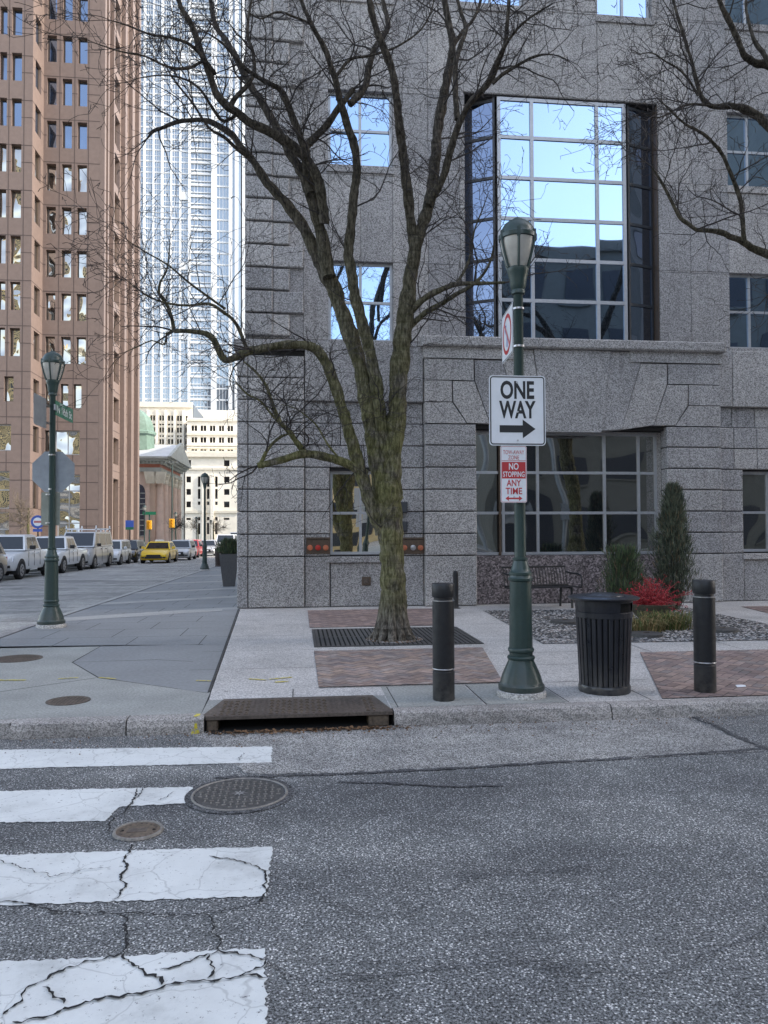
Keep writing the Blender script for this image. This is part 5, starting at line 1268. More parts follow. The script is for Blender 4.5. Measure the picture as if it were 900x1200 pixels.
# tall planter round the corner
pt = thing('tall_planter', 'tall tapered grey pot with a small green shrub at the granite corner', 'planter', (AY(273,683,24.5).x-.12, 24.5, gz(24.5)))
b = MB(); vs = []
for z, s in ((0,.17),(1.0,.28),(1.02,.29),(1.02,.25),(.95,.24)): vs += [(-s,-s,z),(s,-s,z),(s,s,z),(-s,s,z)]
b.raw(vs, [(i*4+k, i*4+(k+1)%4, (i+1)*4+(k+1)%4, (i+1)*4+k) for i in range(4) for k in range(4)]+[(16,17,18,19)], MT['greypot']); b.build('pot', pt)
ps = needle_shrub('potted_shrub', 'small round green shrub growing in the tall grey pot', 'shrub', (pt.location.x, 24.5, gz(24.5)+.95), .42, lambda u: .12+.2*math.sin(min(1,u+.1)*2.9), 900, MT['needle2'], 5, 12)

# ================================================================== BROWN TOWER
TWX, TWY = -18.0, 72.0
k0 = 18/15.5
TC = AX(115, 600, TWX); TWY = TC.y
TE = AX(158.5, 600, TWX).y
WY = AX(37, 300, AY(50, 300, TWY).x).y       # front of the nearer wing
WX = AY(50, 300, TWY).x
tower = thing('brown_office_tower', 'tall brown stone office tower with punched windows on the left of the side street', 'building')
tm, tj = MT['tower'], MT['towerjoint']
zg = gz(TWY)
TOPZ = 95
def tz(y): return AY(80, y, TWY).z
def wz(y): return AY(15, y, WY).z
ux = lambda x: AY(x, 300, TWY).x
wx = lambda x: AY(x, 300, WY).x
P_ = tz(259)-tz(309.5)
front, wing, right = [], [], []
# upper storeys repeat at one pitch
for k in range(-8, 9):
    a, c = tz(243)-P_*k, tz(274.5)-P_*k
    if c < tz(432): continue
    for x0, x1 in ((53.8,65),(72,83.3),(90,101.2)): front.append((ux(x0), ux(x1), c, a))
Pw = (wz(276)-wz(330))
for k in range(-8, 5):
    a, c = wz(276)-Pw*k, wz(309)-Pw*k
    if c < wz(425): continue
    for x0, x1 in ((-15,-6),(-2,6.5),(12,24)): wing.append((wx(x0), wx(x1), c, a))
front += [(ux(x0), ux(x1), tz(b_), tz(a_)) for x0, x1, a_, b_ in ((54,65,450,478),(72,81,450,478.5),(87,96.3,450,478.5),(65,94.5,504.5,533),(54,61,504.5,533),(68,95,556,632))]
wing += [(wx(x0), wx(x1), wz(b_), wz(a_)) for x0, x1, a_, b_ in ((-20,-8,441,470),(6,17,441,470.5),(-18,14.5,497,528),(-18,13.2,552,596),(-18,13,600,640))]
ry = [AX(x, 300, TWX).y for x in (114.6,119.6,123.4,126.6,129.8,140,145,149,153.6,157)]
bays = [(TWY+.9, ry[1]), (ry[2], ry[3]), (ry[4], ry[5]), (ry[6], ry[7]), (ry[8], ry[9])]
def rz_(y): return AX(117, y, TWX).z
for k in range(-8, 9):
    a, c = tz(243)-P_*k+.2, tz(274.5)-P_*k-.4
    if c < tz(432): continue
    for y0, y1 in bays: right.append((y0, y1, c, a))
for za, zb in ((452.5,484),(504,537.5),(556,640)):
    for y0, y1 in bays: right.append((y0, y1, AX(117,zb,TWX).z if zb < 600 else zg, AX(117,za,TWX).z))
b = MB()
holes(b, 'Y', TWY, WX, TWX, zg-1, TOPZ, front, .45, tm)
holes(b, 'Y', WY, wx(-90), WX, zg-1, TOPZ, wing, .45, tm)
holes(b, 'X', TWX, TWY, TE, zg-1, TOPZ, right, .5, tm)
sidew = [(WY+.6, TWY-.7, c, a) for (x0, x1, c, a) in wing[::3][:12] if True]
sidew = [(WY+.7, TWY-.7, h[2], h[3]) for h in wing if abs(h[0]-wx(12)) < .01] + [(WY+.7, TWY-.7, wz(528), wz(497)), (WY+.7, TWY-.7, wz(470), wz(441)), (WY+.7, TWY-.7, wz(596), wz(552))]
holes(b, 'X', WX, WY, TWY, zg-1, TOPZ, sidew, .3, tm)
b.face([(TWX,TE,zg-1),(TWX-40,TE,zg-1),(TWX-40,TE,TOPZ),(TWX,TE,TOPZ)], tm)
b.face([(wx(-90),WY,TOPZ),(TWX,TWY,TOPZ),(TWX,TE,TOPZ),(wx(-90),TE,TOPZ)], tm)
# cladding joints, two to a storey and one between windows
for k in range(-14, 16):
    for off in (0, P_*.62):
        z = tz(243)-P_*k+off+.16
        if zg < z < TOPZ:
            def seg(y0f, hs, key, u0, u1, axis):
                cuts = sorted([(h[0], h[1]) for h in hs if h[2] < z < h[3]]); u = u0
                for a, c in cuts+[(u1, u1)]:
                    if a-u > .05:
                        if axis == 'Y': b.box(u, a, y0f-.012, y0f, z-.03, z+.03, tj)
                        else: b.box(y0f, y0f+.012, u, a, z-.03, z+.03, tj)
                    u = max(u, c)
            seg(TWY, front, 0, WX+.02, TWX-.02, 'Y'); seg(WY, wing, 0, wx(-60), WX-.02, 'Y'); seg(TWX, right, 0, TWY+.02, TE, 'X'); seg(WX, sidew, 0, WY, TWY, 'X')
def vj(u, hs, pos, axis):
    cuts = sorted([(h[2], h[3]) for h in hs if h[0] < u < h[1]]); z = zg
    for a, c in cuts+[(TOPZ, TOPZ)]:
        if a-z > .05:
            if axis == 'Y': b.box(u-.03, u+.03, pos-.011, pos, z, a, tj)
            else: b.box(pos, pos+.011, u-.03, u+.03, z, a, tj)
        z = max(z, c)
for x in (69, 86.7, 103): vj(ux(x), front, TWY, 'Y')
for x in (9.2, 27): vj(wx(x), wing, WY, 'Y')
b.build('wall', tower)
b = MB()
for y0, y1 in ((TWY+.0,TWY+.55),(ry[1]+.35,ry[2]-.35),(ry[3]+.35,ry[4]-.35),(ry[5]+.5,ry[6]-.5),(ry[7]+.4,ry[8]-.4),(ry[9]+.35,TE)):
    b.box(TWX+.012, TWX+.42, y0, y1, zg-1, TOPZ-.5, tm)
b.build('pier', tower)
cand = []
gt = MT['glass_tower']
def tw_win(h, axis, pos, dep, multi):
    gt = MT['glass_tower'] if h[2] > 33 else MT['glass_tower_low']
    f, g = MB(), MB(); a, c, z0, z1 = h; fw = .09; n = 2 if multi else 1
    def B(u0, u1, za, zb, mat, d0, d1):
        if axis == 'Y': f.box(u0, u1, pos+d0, pos+d1, za, zb, mat)
        else: f.box(pos-d1, pos-d0, u0, u1, za, zb, mat)
    fm = MT['bronze'] if axis == 'X' or not multi else MT['winframe']
    B(a, a+fw, z0, z1, fm, dep-.1, dep); B(c-fw, c, z0, z1, fm, dep-.1, dep); B(a+fw, c-fw, z0, z0+fw, fm, dep-.1, dep); B(a+fw, c-fw, z1-fw, z1, fm, dep-.1, dep)
    if multi:
        m = (a+c)/2; B(m-.04, m+.04, z0+fw, z1-fw, fm, dep-.1, dep); 
        k = max(1, round((z1-z0)/1.6))
        for i in range(1, k): B(a+fw, m-.041, z0+(z1-z0)*i/k-.04, z0+(z1-z0)*i/k+.04, fm, dep-.1, dep); B(m+.041, c-fw, z0+(z1-z0)*i/k-.04, z0+(z1-z0)*i/k+.04, fm, dep-.1, dep)
    if axis == 'Y': g.face([(a,pos+dep-.03,z0),(c,pos+dep-.03,z0),(c,pos+dep-.03,z1),(a,pos+dep-.03,z1)], gt)
    else: g.face([(pos-dep+.03,a,z0),(pos-dep+.03,c,z0),(pos-dep+.03,c,z1),(pos-dep+.03,a,z1)], gt)
    return f, g
allw = [(h,'Y',TWY,.45,h[1]-h[0] > 2.0) for h in front]+[(h,'Y',WY,.45,h[1]-h[0] > 2.0) for h in wing]+[(h,'X',TWX,.5,False) for h in right]+[(h,'X',WX,.3,False) for h in sidew]
def seen(t):
    h = t[0]; z = (h[2]+h[3])/2; s = 1 if t[1] == 'Y' else .25
    return -(s*(h[1]-h[0])*(h[3]-h[2])*(1 if z < 47 else .01)*(1 if t[1] == 'X' or h[1] > -26.3 else .01))
allw.sort(key=seen)
rest = MB()
for i, t in enumerate(allw):
    f, g = tw_win(*t)
    if i < 98:
        fo = f.build('window', tower); g.build('pane', fo)
    else:
        for q in (f, g):
            for fc, mi in zip(q.f, q.m): rest.face([q.v[j] for j in fc], q.mats[mi])
ro = rest.build('window', tower); ro['kind'] = 'stuff'
# dark core behind the glass, doorway canopy
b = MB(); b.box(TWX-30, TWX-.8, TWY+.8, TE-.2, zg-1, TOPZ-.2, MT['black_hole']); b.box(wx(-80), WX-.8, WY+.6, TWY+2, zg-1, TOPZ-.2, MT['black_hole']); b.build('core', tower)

# ================================================================== CHURCH
CHX, CHY0, CHY1 = -18.6, 108.0, 126.0
zc0 = gz(112)
ch = thing('domed_church', 'pink sandstone church with grey cornice, corinthian columns and a green dome beyond the brown tower', 'building')
cs, cg = MT['church'], MT['churchgrey']
def cz(y): return AY(200, y, CHY0).z
ztop, zent = cz(536), cz(553)
b = MB(); b.box(-34, CHX-1.6, CHY0, CHY1, zc0-.5, zent, cs)
for x in (176.5, 188, 197):
    c = AY(x, 600, CHY0).x
    if c < CHX-1.7: b.box(c-.55, c+.55, CHY0-.35, CHY0, zc0, zent-1.6, cs)
b.box(-34, CHX-1.2, CHY0-.6, CHY0, zc0-.5, zc0+1.1, cg)
b.build('wall', ch)
b = MB()   # entablature all round, stepping out
def band(x0, x1, y0, y1, za, zb, o, mat): b.box(x0, x1+o, y0-o, y1+o, za, zb, mat)
H_e = ztop-zent
band(-34, CHX-.3, CHY0-.2, CHY1, zent, zent+H_e*.28, .3, cg); band(-34, CHX-.3, CHY0-.2, CHY1, zent+H_e*.28, zent+H_e*.52, .15, MT['churchred'])
band(-34, CHX-.3, CHY0-.2, CHY1, zent+H_e*.52, zent+H_e*.7, .5, cg); band(-34, CHX-.3, CHY0-.2, CHY1, zent+H_e*.7, zent+H_e*.86, 1.0, cg); band(-34, CHX-.3, CHY0-.2, CHY1, zent+H_e*.86, ztop, 1.3, cg)
for i in range(34): b.box(-33+i*.5, -32.78+i*.5, CHY0-1.0, CHY0-.6, zent+H_e*.56, zent+H_e*.7, cg)
b.build('entablature', ch)
b = MB(); ym = (CHY0+CHY1)/2
pk = ztop+1.9
b.prism([(CHX+1.0, CHY0-1.4, ztop+.003), (CHX+1.0, CHY1+1.4, ztop+.003), (CHX+1.0, ym, pk+.8)], (-15,0,0), MT['roofwhite'])
b.build('roof', ch)
b = MB(); b.prism([(CHX+1.45, CHY0-1.5, ztop+.005), (CHX+1.45, CHY1+1.5, ztop+.005), (CHX+1.45, ym, pk+1.1)], (-.44,0,0), cg); b.build('pediment', ch)
for i in range(5):
    y = CHY0+.9+i*(CHY1-CHY0-1.8)/4
    b = MB(); b.lathe([(.72,zc0+.0),(.72,zc0+.5),(.6,zc0+.7),(.56,zc0+4),(.5,zent-1.5),(.52,zent-1.48)], (CHX-.4,y,0), cs, 16); co = b.build('column', ch, True)
    b = MB(); b.lathe([(.52,zent-1.47),(.6,zent-1.1),(.56,zent-.9),(.75,zent-.4),(.68,zent-.3),(.85,zent-.02)], (CHX-.4,y,0), MT['creamdark'], 12); b.build('capital', co)
for x in (176.5, 188):
    c = AY(x, 600, CHY0).x; b = MB()
    b.raw([(c-.55,CHY0-.4,zent-1.6),(c+.55,CHY0-.4,zent-1.6),(c+.85,CHY0-.6,zent),(c-.85,CHY0-.6,zent),(c-.55,CHY0,zent-1.6),(c+.55,CHY0,zent-1.6),(c+.85,CHY0,zent),(c-.85,CHY0,zent)], [(0,1,2,3),(0,3,7,4),(1,5,6,2),(0,4,5,1)], MT['creamdark'])
    for i in range(8): b.box(c-.6+i*.16, c-.5+i*.16, CHY0-.62, CHY0-.4, zent-1.3+(i%3)*.3, zent-1.0+(i%3)*.3, MT['creamdark'])
    b.build('capital', ch)
c = AY(163.5, 600, CHY0); b = MB(); za, zb = cz(628), cz(578)
pts = [(c.x-.75,CHY0-.05,za),(c.x+.75,CHY0-.05,za),(c.x+.75,CHY0-.05,zb)]+[(c.x+.75*math.cos(R(a)),CHY0-.05,zb+.75*math.sin(R(a))*1.6) for a in range(15,180,15)]+[(c.x-.75,CHY0-.05,zb)]
b.prism(pts, (0,.1,0), MT['glass_dark']); wo = b.build('arched_window', ch)
b = MB()
for i in range(9): z = za+(zb-za)*i/8; b.box(c.x-.76, c.x+.76, CHY0-.1, CHY0-.052, z-.05, z+.05, cg)
b.box(c.x-.05, c.x+.05, CHY0-.12, CHY0-.101, za, zb+1.1, cg); b.lathe([(.34,-.04),(.42,-.04),(.42,.04),(.34,.04)], (0,0,0), cg, 16); b.build('tracery', wo)
b = MB(); dx = AY(160, 520, CHY0+6).x; dz = ztop
b.lathe([(3.1,dz-.5),(3.1,dz+.6),(2.7,dz+.8),(2.55,dz+1.0),(2.5,dz+3.6),(2.8,dz+3.8),(2.8,dz+4.1),(2.5,dz+4.3),(2.35,dz+5.2),(1.9,dz+6.3),(1.1,dz+7.1),(.4,dz+7.5),(.3,dz+8.4),(.02,dz+8.6)], (dx,CHY0+6,0), MT['copper'], 8); b.build('dome', ch)

# ================================================================== CREAM OFFICE BLOCK
CY = 205.0
cb_ = thing('cream_stone_building', 'pale cream stone office block with stepped storeys and small dark windows closing the street view', 'building')
cm, cd = MT['cream'], MT['creamdark']
def cx_(x): return AY(x, 550, CY).x
def czz(y): return AY(240, y, CY).z
zb0 = gz(CY)-1
A = []   # windows of the striped left block, then the upper right block, then the lower block
for x0, x1 in ((162,163.6),(164.6,166),(170.7,173),(174,176.5),(181.7,184),(185,187.2),(192,194.7),(196,198.4),(203,205.4),(206.4,208.8),(213.3,216)):
    for y0, y1 in ((483.5,489.8),(493.3,495.4),(497.8,504),(507.3,509),(511.8,517.8),(520.6,522.4),(525.8,532)): A.append((cx_(x0), cx_(x1), czz(y1), czz(y0)))
B_ = []
for x0, x1 in ((223.3,226.4),(227,230),(234,237),(237.6,240.8),(245,248),(248.6,251.4),(255.8,258.6),(259.2,261.8),(266,269),(269.6,272.4)):
    for y0, y1 in ((497.8,504.2),(511.6,518),(525.8,527.6)): B_.append((cx_(x0), cx_(x1), czz(y1), czz(y0)))
C_ = []
for x0, x1 in ((219.6,225),(263.3,269.7)):
    for y0, y1 in ((540,547),(559,566),(573.5,580.3),(588,594.8),(607,609.5)): C_.append((cx_(x0), cx_(x1), czz(y1), czz(y0)))
for x0, x1 in ((233,236),(243.5,246.5),(253,256)):
    for y0, y1 in ((559,571),(573.5,585),(588,592),(606,610),(613,626)): C_.append((cx_(x0), cx_(x1), czz(y1), czz(y0)))
b = MB()
ZA = czz(477.5); ZBt = czz(489); ZC = czz(533)
holes(b, 'Y', CY+6, cx_(120)-3, cx_(222), zb0, ZA+2, [(h[0]*1.0, h[1], h[2], h[3]) for h in A], .6, cm)
holes(b, 'Y', CY+1.5, cx_(218), cx_(276.5)+1, zb0, ZBt, B_, .6, cm)
holes(b, 'Y', CY-2, cx_(218.5), cx_(277)+1, zb0, ZC, C_, .6, cm)
b.box(cx_(120)-3, cx_(222), CY+7, CY+30, zb0, ZA+1.9, MT['darkframe']); b.box(cx_(218)+.1, cx_(276.5)+.9, CY+2.3, CY+30, zb0, ZBt-.1, MT['darkframe']); b.box(cx_(218.5)+.1, cx_(277)+.9, CY-1.2, CY+1.4, zb0, ZC-.1, MT['darkframe'])
b.face([(cx_(218.5),CY-2,ZC),(cx_(277)+1,CY-2,ZC),(cx_(277)+1,CY+2,ZC),(cx_(218.5),CY+2,ZC)], cm); b.face([(cx_(218),CY+1.5,ZBt),(cx_(277)+1,CY+1.5,ZBt),(cx_(277)+1,CY+12,ZBt),(cx_(218),CY+12,ZBt)], cm)
b.face([(cx_(277)+1,CY-2,zb0),(cx_(277)+1,CY+30,zb0),(cx_(277)+1,CY+30,ZC),(cx_(277)+1,CY-2,ZC)], cm)
b.build('wall', cb_)
b = MB()
for y, o, t in ((530.5,.5,.5),(534.2,.9,1.0)): b.box(cx_(218)-.3, cx_(277)+1.2, CY-2-o, CY-1.9, czz(y)-t*.5, czz(y)+t*.5, cd)
for y in (491.5, 508, 521.5, 523.5): b.box(cx_(218), cx_(277)+1, CY+1.1, CY+1.49, czz(y)-.3, czz(y)+.3, cd)
for y in (550, 600): b.box(cx_(218.5), cx_(277)+1, CY-2.4, CY-2.01, czz(y)-.3, czz(y)+.3, cd)
b.box(cx_(120), cx_(222), CY+5.4, CY+5.99, ZA+.8, ZA+2.2, cd); b.build('ledge', cb_)
b = MB()
for x0, x1 in ((167.3,169.5),(178,180.4),(188.5,190.8),(199.5,201.8),(210,212.2)): b.box(cx_(x0), cx_(x1), CY+5.0, CY+5.995, zb0, ZA, cm)
for x0, x1 in ((238,242),(248,251.6)): b.box(cx_(x0), cx_(x1), CY-2.7, CY-2.01, zb0, czz(556), cm)
b.build('pilaster', cb_)
wl = [(h, CY+1.5) for h in B_]+[(h, CY-2) for h in C_]+[(h, CY+6) for h in A]
rest = MB()
for i, (h, y) in enumerate(wl):
    m = MB() if i < 96 else rest
    m.face([(h[0],y+.5,h[2]),(h[1],y+.5,h[2]),(h[1],y+.5,h[3]),(h[0],y+.5,h[3])], MT['glass_car'])
    if i < 96: m.build('window', cb_)
ro = rest.build('window', cb_); ro['kind'] = 'stuff'

# ================================================================== WHITE AND GLASS SKYSCRAPER
KY = 290.0
sk = thing('glass_skyscraper', 'very tall white and blue glass skyscraper with vertical white piers rising behind the brown tower', 'building')
kx = lambda x: AY(x, 300, KY).x
kz = lambda y: AY(220, y, KY).z
HT = 285; kb = kz(482)
ws = MT['whitestone']
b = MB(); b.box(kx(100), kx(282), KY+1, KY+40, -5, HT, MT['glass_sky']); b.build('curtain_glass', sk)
b = MB(); b.box(kx(283), kx(288.5), KY+3, KY+40, -5, HT, MT['whitestone']); b.box(kx(100)-.5, kx(120), KY+.5, KY+39, -5, HT, MT['whitestone']); b.build('corner_wing', sk)
for x0, x1, o in ((167,169.8,.7),(178,180.2,.7),(188,190.8,.9),(199,201,.7),(209.5,212,.7),(220,223,1.0),(247.5,253.5,1.6),(268,272,1.4),(275,279,.9),(157,159,.7),(146,148,.7)):
    b = MB(); b.box(kx(x0), kx(x1), KY+1-o, KY+.995, kb, HT, ws); b.build('pier', sk)
fl = (kz(240)-kz(253.2))
b = MB(); z = kb
while z < HT-3:
    b.box(kx(223), kx(247.5), KY+.35, KY+.99, z, z+fl*.2, ws); b.box(kx(223), kx(247.5), KY+.5, KY+.99, z+fl*.38, z+fl*.47, ws)
    b.box(kx(253.5), kx(268), KY+.7, KY+.99, z, z+fl*.14, ws)
    for x0, x1 in ((100,157),(159,167),(169.8,178),(180.2,188),(190.8,199),(201,209.5),(212,220)):
        b.box(kx(x0), kx(x1), KY+.75, KY+.99, z, z+fl*.13, ws); b.box(kx(x0), kx(x1), KY+.85, KY+.99, z+fl*.5, z+fl*.56, ws)
    z += fl
z = kb; i = 0
while z < HT-10:
    b.box(kx(212), kx(220), KY+.3, KY+.74, z+fl*.1, z+fl*.8, ws); z += fl*6.2
b.build('spandrel_bands', sk)
b = MB()
for x in (160.5,163.7,172.5,175,182.7,185.4,193.5,196.4,203.6,206.6,214.8,217.5,227,231,235,239,243,257,261,264.6):
    b.box(kx(x)-.09, kx(x)+.09, KY+.8, KY+.985, kb, HT, ws)
b.build('mullions', sk)
b = MB(); b.box(kx(100)-1, kx(290), KY-1.2, KY+.6, kb-3, kb+.4, MT['cream']); b.build('base_cornice', sk)

# ================================================================== BUILDINGS ACROSS THE STREET (seen only in the window glass) PLUS AN UNSEEN SUN-BLOCKING TOWER AND FILLERS
def plain_block(name, label, x0, x1, y0, y1, z1, mat, face='+', nwin=9, floors=5, wm=None):
    wm = wm or MT['darkframe']
    t = thing(name, label, 'building'); b = MB(); b.box(x0, x1, y0, y1, -.2, z1, mat); yf = y1 if face == '+' else y0
    b.box(x0-.3, x1+.3, y0-.3, y1+.3, z1, z1+.8, mat); b.build('wall', t)
    s = 1 if face == '+' else -1; W = (x1-x0)/nwin; H = z1/floors
    for i in range(nwin):
        for j in range(floors):
            m = MB(); xa = x0+W*(i+.22); xb = x0+W*(i+.78); za = H*(j+.25); zb = H*(j+.8)
            m.box(xa, xb, min(yf+s*.01, yf+s*.06), max(yf+s*.01, yf+s*.06), za, zb, wm); m.box(xa-.08, xb+.08, min(yf+s*.01, yf+s*.12), max(yf+s*.01, yf+s*.12), za-.16, za-.01, mat); m.build('window', t)
    return t
plain_block('stone_block', 'plain grey stone block across the street, mirrored in the bay window', 12.5, 54, -34, -14, 19, MT['opp'], '+', 12, 5)
plain_block('brick_row', 'sunlit tan brick row far across the street, mirrored in the low windows', -46, 15, -72, -58, 13, MT['tan'], '+', 10, 4)
plain_block('stone_annex', 'lower annex beside the tall block behind the camera, sunlight put into its gold colour', -68, -38, -62.5, -58.5, 28, MT['gold'], '+', 6, 5)
plain_block('cream_tower', 'tall office block behind the camera, sunlight put into its gold colour, mirrored in the brown tower windows', -130, -69, -62.5, -58.5, 88, MT['gold'], '+', 9, 10)
t = plain_block('sun_blocking_tower', 'high unseen tower added down the cross street to block the sun', 56, 175, -70, -14, 122, MT['opp'], '+', 16, 14)  # added out of view to keep direct sun off the facade and foreground
t = thing('rear_granite_wing', 'pale office block beyond the granite building on the right of the side street', 'building')
b = MB(); b.box(-1.6, 50, 93, 190, -3, 26, MT['creamdark']); b.box(-1.9, 50.3, 92.7, 190.3, 26, 27, MT['cream']); b.build('wall', t)
for j in range(5):
    for i in range(8): 
        m = MB(); m.box(2+i*6, 5+i*6, 92.93, 92.99, 1+j*5, 4+j*5, MT['glass_dark']); m.build('window', t)
for X, z in ((11,2.2),(13.4,2.4),(16,2.1)):
    t = thing('service_pole', 'pale grey pole with a small box across the street, mirrored in the ground floor glass', 'pole', (X,-13.2,0), 0, 'pale poles across the street')
    b = MB(); b.tube([(0,0,0),(0,0,9)], .2, MT['signback'], 12); b.build('shaft', t); b = MB(); b.box(-.45,.45,.2,.5,z,z+.9,MT['signback']); b.build('box', t)
# parapet wall at the far end of the left pavement
t = thing('stone_parapet', 'low grey stone parapet wall along the far left pavement', 'wall'); b = MB(); b.box(-18.4, -14.2, 134, 134.5, gz(134)-.2, gz(134)+1.3, MT['churchgrey']); b.box(-14.6, -14.2, 134.5, 190, gz(160)-.5, gz(134)+1.2, MT['churchgrey']); b.build('wall', t)
b = MB(); b.box(-18.5, -14.1, 133.9, 134.6, gz(134)+1.3, gz(134)+1.45, MT['creamdark']); b.build('coping', t)

# ================================================================== VEHICLES
def vehicle(label, cat, loc, paint, L, W, H, kind, group, rz=0, name='parked_car'):
    """front towards -y, origin on the road below the front bumper's middle"""
    t = thing(name, label, cat, loc, rz, group); pm = MT[paint]
    P = {'sedan':  dict(hood=.92, belt=.95, nose=.72, ws0=.27, ws1=.42, rw0=.72, rw1=.86, tail=.9),
         'suv':    dict(hood=1.02, belt=1.05, nose=.85, ws0=.26, ws1=.38, rw0=.9, rw1=.97, tail=1.02),
         'van':    dict(hood=1.2, belt=1.25, nose=1.0, ws0=.17, ws1=.31, rw0=.96, rw1=.99, tail=1.25),
         'boxy':   dict(hood=.98, belt=1.0, nose=.82, ws0=.24, ws1=.33, rw0=.95, rw1=.985, tail=1.0),
         'pickup': dict(hood=1.12, belt=1.18, nose=.98, ws0=.27, ws1=.37, rw0=.62, rw1=.655, tail=1.18)}[kind]
    k = H/{'sedan':1.48,'suv':1.72,'van':2.1,'boxy':1.62,'pickup':1.82}[kind]
    for q in ('hood','belt','nose','tail'): P[q] *= k
    g = .24 if kind != 'pickup' else .38; hw = W/2
    # lower body: stations along y, each a rounded section
    st = [(0, .80, g+.16, P['nose']*.82), (.015, .90, g+.05, P['nose']*.93), (.045, .965, g, P['nose']), (.12, 1, g, P['hood']*.97), (P['ws0'], 1, g, P['hood']), (P['ws0']+.06, 1, g, P['belt']),
          (P['rw0']-.05, 1, g, P['belt']), (min(P['rw1'],.95), 1, g, P['tail']), (.97, .985, g+.02, P['tail']*.985), (.992, .95, g+.1, P['tail']*.95), (1, .9, g+.16, P['tail']*.88)]
    b = MB(); vs = []; nsec = 10
    for f, s, z0, z1 in st:
        h = z1-z0; w = hw*s
        half = [(w*.55,z0),(w*.93,z0+.02),(w*.985,z0+h*.22),(w,z0+h*.55),(w*.965,z0+h*.86),(w*.9,z1-.015),(w*.55,z1)]
        sec = [(x, L*f, z) for x, z in half]+[(-x, L*f, z) for x, z in half[::-1]]; nsec = len(sec); vs += sec
    fs = [(i*nsec+k_, i*nsec+(k_+1) % nsec, (i+1)*nsec+(k_+1) % nsec, (i+1)*nsec+k_) for i in range(len(st)-1) for k_ in range(nsec)]
    fs += [tuple(range(nsec)), tuple(range((len(st)-1)*nsec, len(st)*nsec))[::-1]]
    b.raw(vs, fs, pm)
    # cabin
    zb, zr = P['belt']-.01, H; wb, wr = hw*.93, hw*(.74 if kind in ('sedan','suv','pickup') else .83)
    y0, y1, y2, y3 = L*(P['ws0']+.015), L*P['ws1'], L*P['rw0'], L*P['rw1']
    zr2 = zr-(.05 if kind != 'van' else .02)
    C = [(-wb,y0,zb),(wb,y0,zb),(wb,y3,zb),(-wb,y3,zb),(-wr,y1,zr2),(wr,y1,zr2),(wr,y2,zr2),(-wr,y2,zr2)]
    b.raw(C, [(0,1,5,4),(1,2,6,5),(2,3,7,6),(3,0,4,7)], pm)
    e = .12   # crowned roof
    R_ = [(-wr,y1,zr2),(wr,y1,zr2),(wr,y2,zr2),(-wr,y2,zr2),(-wr+e,y1+.12,zr),(wr-e,y1+.12,zr),(wr-e,y2-.12,zr),(-wr+e,y2-.12,zr)]
    b.raw(R_, [(0,1,5,4),(1,2,6,5),(2,3,7,6),(3,0,4,7),(4,5,6,7)], pm)
    if kind == 'pickup': b.box(-hw*.82, hw*.82, y3+.12, L*.965, P['tail']-.02, P['tail']+.004, MT['plastic'])
    bo_ = b.build('body', t, True)
    def quad(c, u0, u1, v0, v1, off):
        a, d, e_, f = [Vector(C[i]) for i in c]; n = (d-a).cross(f-a).normalized()*off
        def at(u, v): return (a*(1-u)+d*u)*(1-v)+(f*(1-u)+e_*u)*v+n
        return [at(u0,v0), at(u1,v0), at(u1,v1), at(u0,v1)]
    gl = MT['glass_car']
    m = MB(); m.face(quad((0,1,5,4), .05,.95,.08,.93,.006), gl); m.build('windscreen', t)
    m = MB(); m.face(quad((2,3,7,6), .08,.92,.1,.9,.006), gl); m.build('rear_window', t)
    cuts = {'sedan':[(.13,.47),(.51,.84)],'suv':[(.1,.37),(.4,.67),(.7,.92)],'van':[(.06,.24),(.28,.6),(.63,.94)],'boxy':[(.1,.42),(.46,.78),(.82,.95)],'pickup':[(.14,.52),(.56,.9)]}[kind]
    for s, c in ((1,(1,2,6,5)),(-1,(3,0,4,7))):
        for u0, u1 in cuts:
            a0, a1 = (u0, u1) if s > 0 else (1-u1, 1-u0); m = MB(); m.face(quad(c, a0, a1, .1, .88, .006), gl); m.build('side_window', t)
    # wheels in dark arches
    rw = .335*k if kind != 'pickup' else .4
    if kind == 'van': rw = .38
    wf, wr_ = L*.175, L*(.805 if kind != 'pickup' else .79)
    for y in (wf, wr_):
        for s in (-1, 1):
            m = MB(); m.prism([(s*(hw+.004), y+(rw+.075)*math.cos(R(a)), rw+(rw+.075)*math.sin(R(a))) for a in range(-20, 201, 10)], (-s*.3,0,0), MT['plastic']); m.build('wheel_arch', t)
            m = MB(); m.tube([(s*(hw-.22),y,rw),(s*(hw-.2),y,rw),(s*(hw-.02),y,rw),(s*(hw+.012),y,rw)], [rw*.92,rw,rw,rw*.9], MT['tyre'], 24); wo = m.build('tyre', t)
            m = MB(); m.tube([(s*(hw+.002),y,rw),(s*(hw+.018),y,rw)], [rw*.66,rw*.62], MT['rim'], 20)
            for q in range(5):
                a = 2*math.pi*q/5; m.box(*sorted((s*(hw+.016), s*(hw+.024))), y+rw*.36*math.cos(a)-.03, y+rw*.36*math.cos(a)+.03, rw+rw*.36*math.sin(a)-.03, rw+rw*.36*math.sin(a)+.03, MT['black_hole'])
            m.build('rim', wo)
    # face: lamps, grille, bumper, plate
    zn = P['nose']; hl = .17*k
